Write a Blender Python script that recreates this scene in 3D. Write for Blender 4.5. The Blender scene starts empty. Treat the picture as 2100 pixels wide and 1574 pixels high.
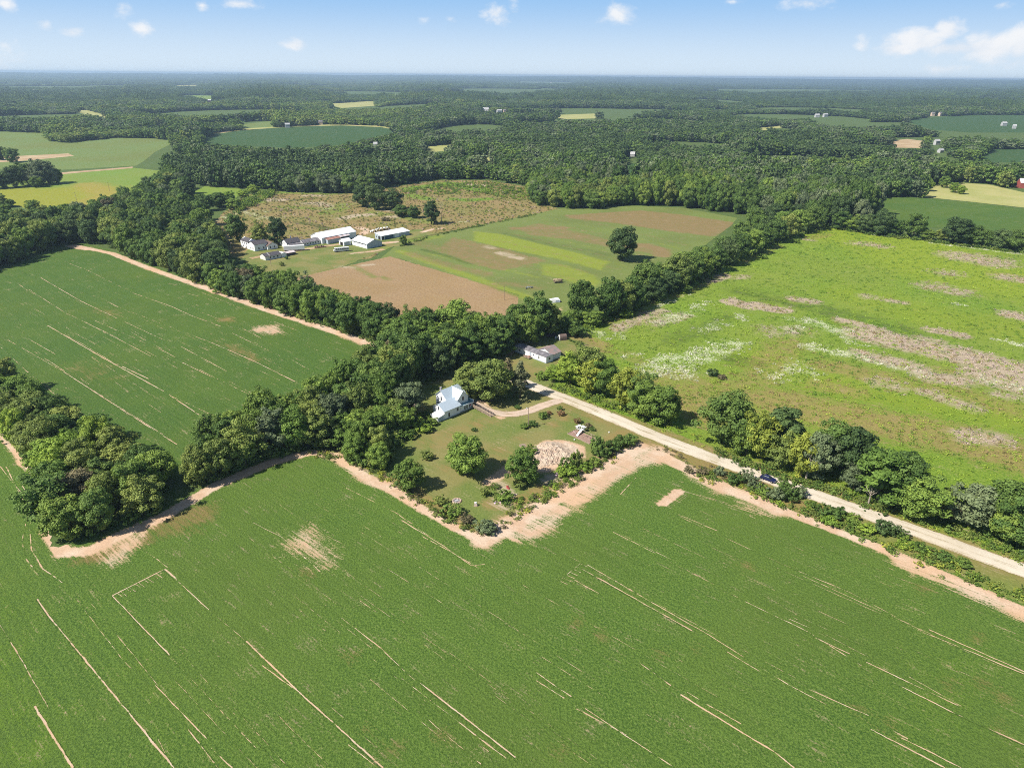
import bpy, bmesh, math, random, time
import numpy as np
from math import radians, sin, cos, atan2, asin, pi, sqrt
from mathutils import Vector, Matrix
from mathutils.geometry import delaunay_2d_cdt
T0 = time.time()
random.seed(7); RNG = np.random.default_rng(7)
scene = bpy.context.scene
COL = scene.collection

# ------------------------------------------------------------------ camera
H = 110.0; FPX = 1400.0; PITCH = radians(24.30); ROLL = radians(0.46)
fwd = np.array([0, cos(PITCH), -sin(PITCH)]); r0 = np.array([1.0, 0, 0]); u0 = np.cross(r0, fwd)
rgt = r0 * cos(ROLL) + u0 * sin(ROLL); upv = -r0 * sin(ROLL) + u0 * cos(ROLL)
CAMP = np.array([0, 0, H])
cam = bpy.data.cameras.new("camera"); camo = bpy.data.objects.new("camera", cam); COL.objects.link(camo)
cam.sensor_width = 36; cam.lens = 36 * FPX / 2100; cam.clip_start = 1; cam.clip_end = 60000
m = Matrix.Identity(4)
for i in range(3):
    m[i][0] = rgt[i]; m[i][1] = upv[i]; m[i][2] = -fwd[i]; m[i][3] = CAMP[i]
camo.matrix_world = m
scene.camera = camo

# ------------------------------------------------------------------ sun, sky
SUN_EL = radians(47); SHADOW_AZ = radians(27)
SUN_STRENGTH = 5.0; SKY_STRENGTH = 0.07
sd = np.array([-cos(SHADOW_AZ) * cos(SUN_EL), -sin(SHADOW_AZ) * cos(SUN_EL), sin(SUN_EL)])
sun = bpy.data.lights.new("sun", 'SUN'); suno = bpy.data.objects.new("sun", sun); COL.objects.link(suno)
sun.energy = SUN_STRENGTH; sun.angle = radians(0.5); sun.color = (1.0, 0.955, 0.88)
suno.rotation_euler = Vector(sd).to_track_quat('Z', 'Y').to_euler()
suno.location = (-200, -100, 300)
world = bpy.data.worlds.new("World"); scene.world = world; world.use_nodes = True
scene.view_settings.view_transform = 'Standard'; scene.view_settings.look = 'None'
scene.view_settings.exposure = 0.52; scene.view_settings.gamma = 1.0
scene.view_settings.use_curve_mapping = False
scene.render.engine = 'CYCLES'
cy = scene.cycles
cy.max_bounces = 4; cy.diffuse_bounces = 2; cy.glossy_bounces = 2; cy.transmission_bounces = 2
cy.transparent_max_bounces = 4; cy.volume_bounces = 0; cy.caustics_reflective = False; cy.caustics_refractive = False
cy.use_denoising = False; cy.filter_width = 0.95
cy.sample_clamp_indirect = 4


def at(px, py, z=0.0):
    d = fwd + rgt * (px - 1050) / FPX + upv * (787 - py) / FPX
    t = (z - H) / d[2]
    return CAMP + d * t


def proj(P):
    v = np.asarray(P, float) - CAMP
    w = v @ fwd
    return 1050 + FPX * (v @ rgt) / w, 787 - FPX * (v @ upv) / w


# ------------------------------------------------------------------ node helpers
class NT:
    def __init__(s, nt): s.nt = nt; s.n = nt.nodes; s.l = nt.links
    def new(s, t, **kw):
        n = s.n.new(t)
        for k, v in kw.items(): setattr(n, k, v)
        return n
    def put(s, n, i, v):
        if v is None: return
        if isinstance(v, bpy.types.NodeSocket): s.l.new(v, n.inputs[i])
        else:
            if isinstance(v, (tuple, list)) and len(v) == 3 and n.inputs[i].type == 'RGBA': v = (*v, 1)
            n.inputs[i].default_value = v
    def math(s, op, a, b=None, c=None, clamp=False):
        n = s.new('ShaderNodeMath', operation=op); n.use_clamp = clamp
        s.put(n, 0, a); s.put(n, 1, b); s.put(n, 2, c)
        return n.outputs[0]
    def mix(s, f, a, b, bt='MIX'):
        n = s.new('ShaderNodeMix', data_type='RGBA', blend_type=bt)
        s.put(n, 0, f); s.put(n, 6, a); s.put(n, 7, b)
        return n.outputs[2]
    def noise(s, vec, scale, detail=3, rough=0.55, dist=0.0):
        n = s.new('ShaderNodeTexNoise'); s.put(n, 'Vector', vec)
        n.inputs['Scale'].default_value = scale; n.inputs['Detail'].default_value = detail
        n.inputs['Roughness'].default_value = rough; n.inputs['Distortion'].default_value = dist
        return n.outputs[0]
    def ramp(s, f, a, b):
        n = s.new('ShaderNodeMapRange'); s.put(n, 0, f); n.inputs[1].default_value = a; n.inputs[2].default_value = b
        n.interpolation_type = 'SMOOTHSTEP'
        return n.outputs[0]
    def mapping(s, vec, rot=0.0, scale=(1, 1, 1)):
        n = s.new('ShaderNodeMapping'); s.put(n, 0, vec)
        n.inputs['Rotation'].default_value = (0, 0, rot); n.inputs['Scale'].default_value = scale
        return n.outputs[0]
    def attr(s, name):
        n = s.new('ShaderNodeAttribute', attribute_name=name); return n.outputs['Fac']


def mat_new(name):
    mt = bpy.data.materials.new(name); mt.use_nodes = True
    nt = NT(mt.node_tree); nt.n.clear()
    out = nt.new('ShaderNodeOutputMaterial'); bs = nt.new('ShaderNodeBsdfPrincipled')
    nt.l.new(bs.outputs[0], out.inputs[0])
    return mt, nt, bs


def simple(name, col, rough=0.7, var=0.12, scale=1.5, metal=0.0, streak=None, spec=0.3, col2=None, bump=0.0):
    """plain surface with weathering: noise-mixed colour"""
    mt, nt, bs = mat_new(name)
    tc = nt.new('ShaderNodeTexCoord').outputs['Object']
    v = nt.mapping(tc, 0, streak) if streak else tc
    f = nt.noise(v, scale, 4, 0.6)
    c2 = col2 or tuple(c * (1 - var * 2.2) for c in col)
    c = nt.mix(nt.ramp(f, 0.35, 0.7), col, c2)
    nt.put(bs, 'Base Color', c); bs.inputs['Roughness'].default_value = rough
    bs.inputs['Metallic'].default_value = metal; bs.inputs['Specular IOR Level'].default_value = spec
    if bump:
        b = nt.new('ShaderNodeBump'); b.inputs['Strength'].default_value = bump; b.inputs['Distance'].default_value = 0.1
        nt.l.new(f, b.inputs['Height']); nt.l.new(b.outputs[0], bs.inputs['Normal'])
    return mt


# ------------------------------------------------------------------ world nodes
def build_world():
    w = NT(world.node_tree); w.n.clear()
    out = w.new('ShaderNodeOutputWorld'); bg = w.new('ShaderNodeBackground')
    w.l.new(bg.outputs[0], out.inputs[0])
    sky = w.new('ShaderNodeTexSky', sky_type='NISHITA')
    sky.sun_disc = False; sky.sun_elevation = SUN_EL; sky.sun_rotation = atan2(sd[0], sd[1])
    sky.altitude = 200; sky.air_density = 1.0; sky.dust_density = 0.6; sky.ozone_density = 1.5
    g = w.new('ShaderNodeTexCoord').outputs['Generated']
    nrm = w.new('ShaderNodeVectorMath', operation='NORMALIZE'); w.l.new(g, nrm.inputs[0])
    sep = w.new('ShaderNodeSeparateXYZ'); w.l.new(nrm.outputs[0], sep.inputs[0])
    az = w.math('ARCTAN2', sep.outputs[0], sep.outputs[1]); el = w.math('ARCSINE', sep.outputs[2])
    comb = w.new('ShaderNodeCombineXYZ'); w.l.new(az, comb.inputs[0]); w.l.new(w.math('MULTIPLY', el, 1.5), comb.inputs[1])
    n1 = w.noise(comb.outputs[0], 22, 6, 0.6, 0.3)
    n2 = w.noise(comb.outputs[0], 70, 4, 0.6)
    # (px, py, half width px, half height px, density) of each small cumulus
    blobs = [(490, 8, 55, 16, 1), (415, 12, 14, 16, .7), (250, 15, 22, 20, .6), (293, 60, 22, 22, .8), (148, 67, 30, 14, 1), (93, 53, 20, 13, .7),
             (8, 8, 22, 18, .9), (603, 92, 32, 16, 1), (923, 40, 16, 10, .8), (868, 41, 14, 7, .4), (1018, 30, 34, 27, 1), (1052, 12, 14, 16, .6),
             (1265, 30, 42, 34, .95), (1660, 8, 68, 20, 1), (1500, 4, 30, 8, .7), (2055, 12, 36, 20, .7),
             (1890, 85, 95, 36, 1.5), (1945, 62, 50, 36, 1.3), (2030, 98, 110, 38, 1.5), (2100, 90, 80, 46, 1.4), (1845, 100, 60, 24, 1.2), (1960, 100, 120, 24, 1.3), (2085, 130, 80, 20, .7), (1925, 140, 80, 12, .5), (1765, 95, 20, 24, .45), (25, 125, 50, 22, .5), (10, 95, 22, 18, .5)]
    acc = None
    for (px, py, hw, hh, dn) in blobs:
        d = fwd + rgt * (px - 1050) / FPX + upv * (787 - py) / FPX; d /= np.linalg.norm(d)
        a, e = atan2(d[0], d[1]), asin(d[2])
        d2 = fwd + rgt * (px + hw - 1050) / FPX + upv * (787 - py + hh) / FPX; d2 /= np.linalg.norm(d2)
        sa, se = abs(atan2(d2[0], d2[1]) - a), abs(asin(d2[2]) - e)
        x = w.math('MULTIPLY', w.math('SUBTRACT', az, a), 1 / sa); y = w.math('MULTIPLY', w.math('SUBTRACT', el, e), 1 / se)
        q = w.math('ADD', w.math('MULTIPLY', x, x), w.math('MULTIPLY', y, y))
        v = w.math('MULTIPLY', w.math('SUBTRACT', 1.0, w.math('SQRT', q)), dn * 0.9)
        v = w.math('MAXIMUM', v, -1.0)
        acc = v if acc is None else w.math('MAXIMUM', acc, v)
    n = w.math('ADD', w.math('MULTIPLY', w.math('SUBTRACT', n1, 0.5), 2.2), w.math('MULTIPLY', w.math('SUBTRACT', n2, 0.5), 0.7))
    f = w.ramp(w.math('ADD', acc, n), 0.0, 1.0)
    # broad faint cloud veil near the horizon
    kc = 1 / (SKY_STRENGTH * 2 ** 0.52)
    cl = w.mix(w.ramp(n1, 0.3, 0.7), tuple(c * kc for c in (.76, .83, .92)), tuple(c * kc for c in (.92, .94, .97)))
    k = 1 / (SKY_STRENGTH * 2 ** 0.52)
    low = w.mix(w.ramp(el, 0.0, 0.11), tuple(c * k for c in (0.70, 0.83, 0.95)), tuple(c * k for c in (0.30, 0.555, 0.90)))
    tint = w.mix(w.ramp(el, 0.11, 0.5), low, sky.outputs[0])
    c = w.mix(f, tint, cl)
    w.put(bg, 0, c); bg.inputs[1].default_value = SKY_STRENGTH


build_world()


# ------------------------------------------------------------------ object helpers
def link(name, me, parent=None, kind=None, label=None, cat=None, group=None):
    o = bpy.data.objects.new(name, me); COL.objects.link(o)
    if parent: o.parent = parent
    tag(o, label, cat, group, kind)
    return o


def tag(o, label=None, cat=None, group=None, kind=None):
    if label: o['label'] = label
    if cat: o['category'] = cat
    if group: o['group'] = group
    if kind: o['kind'] = kind
    return o


def thing(name, loc, rz=0.0, label=None, cat=None, group=None):
    o = bpy.data.objects.new(name, None); COL.objects.link(o)
    o.location = loc; o.rotation_euler = (0, 0, rz); o.empty_display_size = 1
    return tag(o, label, cat, group)


def np_mesh(name, V, Fc, mat, smooth=False):
    me = bpy.data.meshes.new(name)
    V = np.asarray(V, np.float32); Fc = np.asarray(Fc, np.int32); k = Fc.shape[1]
    me.vertices.add(len(V)); me.vertices.foreach_set('co', V.ravel())
    me.loops.add(Fc.size); me.loops.foreach_set('vertex_index', Fc.ravel())
    me.polygons.add(len(Fc)); me.polygons.foreach_set('loop_start', np.arange(0, Fc.size, k, dtype=np.int32))
    me.polygons.foreach_set('loop_total', np.full(len(Fc), k, np.int32))
    me.polygons.foreach_set('use_smooth', np.full(len(Fc), smooth, bool))
    me.update(calc_edges=True); me.materials.append(mat)
    return me


class MB:
    """collects simple solids, then links them as one mesh"""
    def __init__(s): s.v = []; s.f = []
    def add(s, vs, fs):
        k = len(s.v); s.v += [tuple(map(float, p)) for p in vs]; s.f += [[i + k for i in f] for f in fs]
    def box(s, x0, x1, y0, y1, z0, z1):
        s.add([(x0, y0, z0), (x1, y0, z0), (x1, y1, z0), (x0, y1, z0), (x0, y0, z1), (x1, y0, z1), (x1, y1, z1), (x0, y1, z1)],
              [(0, 3, 2, 1), (4, 5, 6, 7), (0, 1, 5, 4), (1, 2, 6, 5), (2, 3, 7, 6), (3, 0, 4, 7)])
    def hexa(s, b, t):
        s.add(list(b) + list(t), [(0, 3, 2, 1), (4, 5, 6, 7), (0, 1, 5, 4), (1, 2, 6, 5), (2, 3, 7, 6), (3, 0, 4, 7)])
    def prism(s, pts, axis, a, b):
        """2-D outline pts extruded along axis ('x': pts are (y,z); 'y': (x,z)) from a to b"""
        n = len(pts)
        f = (lambda p, t: (t, p[0], p[1])) if axis == 'x' else (lambda p, t: (p[0], t, p[1]))
        s.add([f(p, a) for p in pts] + [f(p, b) for p in pts],
              [tuple(range(n))[::-1], tuple(range(n, 2 * n))] + [(i, (i + 1) % n, (i + 1) % n + n, i + n) for i in range(n)])
    def tube(s, p, q, r1, r2=None, n=8):
        r2 = r1 if r2 is None else r2
        p = Vector(p); q = Vector(q); d = (q - p).normalized(); a = d.orthogonal().normalized(); b = d.cross(a)
        vs = []
        for c, r in ((p, r1), (q, r2)):
            for i in range(n):
                t = 2 * pi * i / n; vs.append(tuple(c + a * cos(t) * r + b * sin(t) * r))
        s.add(vs, [tuple(range(n))[::-1], tuple(range(n, 2 * n))] + [(i, (i + 1) % n, (i + 1) % n + n, i + n) for i in range(n)])
    def lumps(s, c, r, n=12, seed=0, sq=(1, 1, 1)):
        rr = random.Random(seed); rings = max(3, n // 2); vs = []; fs = []
        for i in range(rings + 1):
            th = pi * i / rings
            for j in range(n):
                ph = 2 * pi * j / n; k = r * (1 + rr.uniform(-.18, .18))
                vs.append((c[0] + k * sq[0] * sin(th) * cos(ph), c[1] + k * sq[1] * sin(th) * sin(ph), c[2] + k * sq[2] * cos(th)))
        for i in range(rings):
            for j in range(n):
                fs.append((i * n + j, (i + 1) * n + j, (i + 1) * n + (j + 1) % n, i * n + (j + 1) % n))
        s.add(vs, fs)
    def build(s, name, mat, parent=None, smooth=False, bevel=0, **kw):
        me = bpy.data.meshes.new(name); me.from_pydata(s.v, [], s.f); me.materials.append(mat)
        bm = bmesh.new(); bm.from_mesh(me); bmesh.ops.recalc_face_normals(bm, faces=bm.faces); bm.to_mesh(me); bm.free()
        if smooth: me.polygons.foreach_set('use_smooth', [True] * len(me.polygons))
        o = link(name, me, parent, **kw)
        if bevel:
            bv = o.modifiers.new('b', 'BEVEL'); bv.width = bevel; bv.segments = 2; bv.limit_method = 'ANGLE'
        return o


# ------------------------------------------------------------------ ground paint (wear, weeds, bare soil: world-space shapes)
def seg_dist(P, a, b):
    ab = b - a; t = np.clip(((P - a) @ ab) / max(1e-9, ab @ ab), 0, 1)
    return np.linalg.norm(P - (a + t[:, None] * ab), axis=1)


def in_poly(P, poly):
    x, y = P[:, 0], P[:, 1]; ins = np.zeros(len(P), bool); n = len(poly)
    for i in range(n):
        x1, y1 = poly[i]; x2, y2 = poly[(i + 1) % n]
        if y1 == y2: continue
        c = ((y1 > y) != (y2 > y)) & (x < (x2 - x1) * (y - y1) / (y2 - y1) + x1)
        ins ^= c
    return ins


STROKES = []   # (channel, world polyline, half width m, soft edge m, strength)
BLOBS = []     # (channel, world polygon, soft edge m, strength)


def W2(pts): return np.array([at(*p)[:2] for p in pts])


def tr(pts, cx, cy, k): return [(cx + x / k, cy + y / k) for x, y in pts]


def stroke(ch, pts, w, e=1.5, s=1.0):
    if ch == 'soil': w *= .62; e *= .8
    if ch == 'white': s *= .9
    if ch == 'pink': e *= 1.5
    STROKES.append((ch, W2(pts), w, e, s))
def blob(ch, pts, e=2.0, s=1.0): BLOBS.append((ch, W2(pts), e, s))


def paint(P, ch):
    v = np.zeros(len(P))
    for c, pl, w, e, s in STROKES:
        if c != ch: continue
        lo = pl.min(0) - w - e; hi = pl.max(0) + w + e
        k = np.where((P >= lo).all(1) & (P <= hi).all(1))[0]
        if len(k) == 0: continue
        d = np.full(len(k), 1e9); Q = P[k]
        for i in range(len(pl) - 1): d = np.minimum(d, seg_dist(Q, pl[i], pl[i + 1]))
        v[k] = np.maximum(v[k], s * np.clip((w + e - d) / e, 0, 1))
    for c, pg, e, s in BLOBS:
        if c != ch: continue
        lo = pg.min(0) - e; hi = pg.max(0) + e
        k = np.where((P >= lo).all(1) & (P <= hi).all(1))[0]
        if len(k) == 0: continue
        Q = P[k]; d = np.full(len(k), 1e9); n = len(pg)
        for i in range(n): d = np.minimum(d, seg_dist(Q, pg[i], pg[(i + 1) % n]))
        d = np.where(in_poly(Q, pg), -d, d)
        v[k] = np.maximum(v[k], s * np.clip((e * 0.5 - d) / e, 0, 1))
    return v


CHS = ('soil', 'dry', 'pink', 'white', 'lush', 'dark')
ROWDIR = radians(-40.5)


def ground_mat(name, c1, c2, c3, fine=1.2, big=0.02, bump=0.5, streak=0.35, speck=1.0, soil=(0.64, 0.49, 0.36), dry=(0.30, 0.22, 0.08), far=False, lush=(0.17, 0.30, 0.02)):
    """c1/c2 fine mix, c3 in broad patches"""
    mt, nt, bs = mat_new(name)
    pos = nt.new('ShaderNodeNewGeometry').outputs['Position']
    nf = nt.noise(pos, fine, 5, 0.75)
    n8 = nt.noise(pos, 0.035, 4, 0.65)
    nm = nt.noise(pos, 0.16, 3, 0.6)
    nb = nt.noise(pos, big, 3, 0.5)
    pr = nt.mapping(pos, -ROWDIR)
    st = nt.noise(nt.mapping(pr, 0, (0.012, 0.42, 1)), 1.0, 3, 0.6)
    st2 = nt.noise(nt.mapping(pr, 0, (0.10, 1.3, 1)), 1.0, 3, 0.65)
    ff = nt.ramp(nf, 0.5 - 0.22 / speck, 0.5 + 0.22 / speck)
    c = nt.mix(ff, c1, c2)
    c = nt.mix(nt.math('MULTIPLY', nt.ramp(nb, 0.38, 0.66), 0.75), c, nt.mix(ff, tuple(x * 0.75 for x in c3), c3))
    c = nt.mix(nt.math('MULTIPLY', nt.ramp(st, 0.45, 0.75), streak), c, nt.mix(0.5, c, c3))
    rows = nt.noise(nt.mapping(pr, 0, (0.02, 1.9, 1)), 1.0, 2, 0.5)
    c = nt.mix(nt.math('MULTIPLY', nt.ramp(rows, 0.4, 0.62), streak * .45), c, nt.mix(0.5, c1, tuple(x * .6 for x in c1)))
    c = nt.mix(nt.math('MULTIPLY', nt.ramp(n8, 0.42, 0.68), 0.35), c, nt.mix(ff, tuple(x * .8 for x in c3), tuple(x * 1.2 for x in c3)))
    mixn = nt.math('ADD', nt.math('MULTIPLY', nf, 0.55), nt.math('ADD', nt.math('MULTIPLY', nm, 0.35), nt.math('MULTIPLY', st2, 0.45)))
    mixn = nt.math('MULTIPLY', nt.math('SUBTRACT', mixn, 0.675), 2.0)

    def m(ch, amp, sharp):
        a = nt.attr(ch)
        return nt.math('ADD', nt.math('MULTIPLY', nt.math('SUBTRACT', nt.math('ADD', a, nt.math('MULTIPLY', mixn, amp)), 0.5), sharp), 0.5, clamp=True)
    c = nt.mix(m('lush', 1.3, 1.6), c, nt.mix(ff, lush, tuple(x * 0.62 for x in lush)))
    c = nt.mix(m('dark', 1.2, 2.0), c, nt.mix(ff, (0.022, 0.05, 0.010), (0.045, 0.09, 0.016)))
    c = nt.mix(m('dry', 1.3, 1.8), c, nt.mix(ff, dry, tuple(x * 0.62 for x in dry)))
    c = nt.mix(m('pink', 1.6, 1.7), c, nt.mix(ff, (0.50, 0.39, 0.30), (0.32, 0.27, 0.15)))
    wa = nt.attr('white'); wn = nt.noise(pos, 1.3, 3, 0.7)
    wm = nt.math('MULTIPLY', nt.ramp(nt.math('ADD', nt.math('ADD', wn, nt.math('MULTIPLY', nm, .6)), nt.math('MULTIPLY', wa, .42)), .98, 1.12), nt.math('MULTIPLY', wa, 5.0, clamp=True))
    c = nt.mix(wm, c, nt.mix(ff, (0.58, 0.57, 0.42), (0.38, 0.45, 0.20)))
    s2 = nt.mix(nt.ramp(nm, 0.35, 0.65), soil, (soil[0] * 0.86, soil[1] * 0.76, soil[2] * 0.68))
    sm = m('soil', 1.25, 3.0)
    s2 = nt.mix(nt.ramp(n8, 0.45, 0.65), s2, (soil[0] * 0.95, soil[1] * 0.82, soil[2] * 0.70))
    edge = nt.math('MULTIPLY', nt.ramp(nt.attr('soil'), 0.9, 0.35), 0.3)
    s2 = nt.mix(edge, s2, (soil[0] * 0.72, soil[1] * 0.56, soil[2] * 0.36))
    c = nt.mix(sm, c, nt.mix(nt.ramp(nf, 0.35, 0.65), s2, nt.mix(0.28, s2, (0.10, 0.08, 0.05))))
    nt.put(bs, 'Base Color', c); bs.inputs['Roughness'].default_value = 0.9
    bs.inputs['Specular IOR Level'].default_value = 0.12
    if bump:
        b = nt.new('ShaderNodeBump'); b.inputs['Distance'].default_value = 0.5
        nt.put(b, 'Strength', nt.math('MULTIPLY', nt.math('SUBTRACT', 1.1, sm), bump))
        nt.l.new(nf, b.inputs['Height']); nt.l.new(b.outputs[0], bs.inputs['Normal'])
    return mt


def sheet(name, pxpts, mat, step, z, lines=(), jag=0.0, world_pts=None, kind='structure', **kw):
    """a piece of land: outline clipped onto a regular grid of points, painted with the wear channels"""
    pg = W2(pxpts) if world_pts is None else np.array(world_pts)
    n = len(pg); bd = []
    for i in range(n):
        a, b = pg[i], pg[(i + 1) % n]; L = np.linalg.norm(b - a); k = max(1, int(L / max(step, 1.0)))
        for j in range(k):
            p = a + (b - a) * j / k
            if jag and j: p = p + RNG.normal(0, jag, 2)
            bd.append(p)
    bd = np.array(bd)
    lo = pg.min(0); hi = pg.max(0)
    nx = int((hi[0] - lo[0]) / step) + 2; ny = int((hi[1] - lo[1]) / step) + 2
    gx, gy = np.meshgrid(lo[0] + np.arange(nx) * step, lo[1] + np.arange(ny) * step)
    G = np.stack([gx.ravel(), gy.ravel()], 1) + RNG.uniform(-.2, .2, (nx * ny, 2)) * step
    G = G[in_poly(G, bd)]
    pts = [Vector(p) for p in bd] + [Vector(p) for p in G]
    r = delaunay_2d_cdt(pts, [(i, (i + 1) % len(bd)) for i in range(len(bd))], [], 1, 1e-5)
    V = np.array([tuple(v) for v in r[0]]); Fc = np.array([f for f in r[2] if len(f) == 3], np.int32)
    V3 = np.column_stack([V, np.full(len(V), z)])
    att = {c: paint(V, c) for c in CHS}
    # thin broken soil lines between the rows; strong ones get a painted shadow strip
    if lines:
        LV = []; LF = []; LS = []; LD = []; off = len(V3)
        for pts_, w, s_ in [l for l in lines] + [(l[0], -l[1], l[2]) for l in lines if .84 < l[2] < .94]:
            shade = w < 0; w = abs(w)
            pl = W2(pts_); P = []
            for i in range(len(pl) - 1):
                L = np.linalg.norm(pl[i + 1] - pl[i]); k = max(1, int(L / 0.55))
                for j in range(k): P.append(pl[i] + (pl[i + 1] - pl[i]) * j / k)
            P.append(pl[-1]); P = np.array(P)
            if len(P) < 3: continue
            t = np.gradient(P, axis=0); t /= np.linalg.norm(t, axis=1)[:, None] + 1e-9; nrm = np.stack([-t[:, 1], t[:, 0]], 1)
            kk = len(P)
            wob = np.convolve(RNG.normal(0, 1, kk + 8), np.ones(5) / 5, 'same')[4:4 + kk]
            gap = np.convolve(RNG.normal(0, 1, kk + 20), np.ones(2) / 1.4, 'same')[10:10 + kk] * .75 + np.convolve(RNG.normal(0, 1, kk + 40), np.ones(15) / 3.9, 'same')[20:20 + kk] * .7
            P = P + nrm * wob[:, None] * 0.07
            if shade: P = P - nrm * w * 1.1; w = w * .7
            a = np.clip(s_ + .08 + gap * 0.24, 0.05, 1.15)
            hw = w * .75 * (0.75 + 0.4 * np.abs(wob))
            for jj, q in enumerate((-1, 0, 1)):
                LV.append(np.column_stack([P + nrm * (hw * q)[:, None], np.full(kk, z + 0.02 + 0.002 * (len(LS) % 40) / 3)]))
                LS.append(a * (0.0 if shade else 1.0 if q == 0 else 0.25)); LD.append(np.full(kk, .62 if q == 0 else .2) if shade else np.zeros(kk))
            b0 = off + sum(len(x) for x in LV) - 3 * kk
            i = np.arange(kk - 1)
            for q in (0, 1):
                A = b0 + q * kk + i; B = b0 + (q + 1) * kk + i
                LF.append(np.stack([A, B, B + 1], 1)); LF.append(np.stack([A, B + 1, A + 1], 1))
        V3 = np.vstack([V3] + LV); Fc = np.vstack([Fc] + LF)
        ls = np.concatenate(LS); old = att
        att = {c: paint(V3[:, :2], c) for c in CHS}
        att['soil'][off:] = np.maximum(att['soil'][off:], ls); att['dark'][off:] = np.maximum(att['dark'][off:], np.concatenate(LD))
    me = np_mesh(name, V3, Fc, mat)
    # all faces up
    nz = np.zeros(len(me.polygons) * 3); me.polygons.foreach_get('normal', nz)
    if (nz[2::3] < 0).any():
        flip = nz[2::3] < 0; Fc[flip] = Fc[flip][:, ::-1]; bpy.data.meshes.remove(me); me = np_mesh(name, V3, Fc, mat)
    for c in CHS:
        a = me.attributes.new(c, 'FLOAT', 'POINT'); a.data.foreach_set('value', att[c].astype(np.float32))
    return link(name, me, kind=kind, **kw)

# crops of the survey used while measuring: (origin x, origin y, zoom)
c1 = lambda *p: tr(p, 100, 1000, 2.1)
c2 = lambda *p: tr(p, 1100, 900, 2.1)
c3 = lambda *p: tr(p, 0, 480, 2.561)
c4 = lambda *p: tr(p, 1380, 440, 2.917)
cf = lambda *p: tr(p, 440, 360, 3.75)      # farm and rough field
ch = lambda *p: tr(p, 1000, 420, 3.5)      # hedgerow and brown/green strips
cy_ = lambda *p: tr(p, 780, 620, 3.148)    # yard
# --- bare soil headlands
stroke('soil', [(-60, 800), (0, 880), (50, 948), (95, 985)], 1.6, 1.6)
stroke('soil', [(100, 1085), (130, 1132), (180, 1130), (260, 1092), (330, 1062), (450, 992), (560, 947), (640, 926)], 2.0, 2.2)
stroke('soil', [(215, 1120), (290, 1085), (235, 1148)], 1.8, 6, .62)
stroke('dry', [(200, 1130), (330, 1080), (400, 1055)], 3.0, 6, .6)
stroke('soil', [(640, 928), (690, 935), (740, 972), (800, 1003), (870, 1046), (940, 1085), (990, 1109)], 1.3, 1.8)
stroke('soil', [(690, 935), (760, 985), (830, 1012)], 2.0, 3.5, .8)
stroke('soil', [(990, 1106), (1080, 1058), (1170, 1000), (1250, 948), (1310, 918)], 3.6, 4.0, .92)
stroke('soil', [(1060, 1085), (1140, 1040), (1220, 985), (1290, 945), (1350, 930)], 5.5, 6.0, .70)
blob('soil', [(1040, 1105), (1090, 1115), (1150, 1080), (1180, 1010), (1110, 1030)], 5, .7)
stroke('soil', [(1350, 930), (1420, 968), (1500, 1006), (1600, 1045)], 2.4, 3.0, .95)
stroke('soil', [(1600, 1045), (1700, 1082), (1800, 1122), (1900, 1163), (2000, 1208), (2100, 1252), (2260, 1320)], 1.4, 2.0)
stroke('soil', [(1850, 1155), (1950, 1195), (2100, 1262)], 2.2, 3.5, .7)
stroke('soil', [(1420, 975), (1520, 1020), (1580, 1050)], 2.5, 6, .55)
stroke('dry', [(1290, 905), (1370, 925), (1450, 955), (1560, 1005), (1700, 1060)], 2.0, 4, .7)
stroke('soil', [(150, 503), (230, 520), (300, 548), (420, 590), (560, 640), (640, 665), (800, 718), (830, 730)], 2.2, 2.6)
stroke('soil', [(140, 505), (180, 512)], 2, 3, .8)
stroke('soil', tr([(1050, 270), (1480, 400), (2000, 600)], 0, 480, 2.561), 3.2, 4, .75)
# --- mottled bare patches in the beans
blob('soil', c1((1020, 180), (1130, 170), (1260, 290), (1240, 350), (1140, 350), (1030, 260)), 9, .62)
blob('soil', c1((950, 290), (1010, 290), (1010, 310), (950, 310)), 3, .5)
blob('soil', c3((1340, 480), (1470, 475), (1500, 520), (1400, 530), (1300, 510)), 6, .66)
blob('dry', c3((1140, 440), (1230, 435), (1230, 460), (1150, 465)), 5, .7)
blob('dry', c3((500, 400), (600, 400), (640, 430), (540, 430)), 8, .5)
blob('dry', c3((1110, 560), (1300, 600), (1420, 690), (1300, 660)), 5, .55)
blob('dry', c3((350, 680), (600, 700), (620, 760), (420, 760)), 16, .42)
for x, y in ((1365, 1040), (1300, 740), (1480, 1120), (1680, 1070), (1110, 370), (620, 180)):
    blob('dry', c1((x - 30, y - 12), (x + 20, y - 20), (x + 34, y + 12), (x - 10, y + 18)), 5, .62)
for x, y in ((170, 790), (270, 850), (540, 920), (1920, 1050), (2010, 1110), (1990, 1220), (1780, 1060), (1380, 1160), (1500, 1230), (900, 550), (1670, 650), (100, 1340), (1900, 850), (700, 910)):
    blob('dry', c2((x - 40, y - 16), (x + 20, y - 22), (x + 40, y + 12), (x - 10, y + 22)), 4, .58)
blob('lush', c1((150, 500), (400, 560), (600, 900), (500, 1205), (250, 900), (100, 650)), 40, .36)
blob('lush', c2((1700, 700), (2100, 850), (2100, 1415), (1500, 1415), (1400, 1100)), 40, .33)
blob('lush', [(-200, 1150), (60, 1200), (250, 1600), (-300, 1700)], 25, .36)
blob('soil', c2((512, 282), (600, 212), (640, 226), (560, 290)), 1.0, 1.1)
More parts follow.
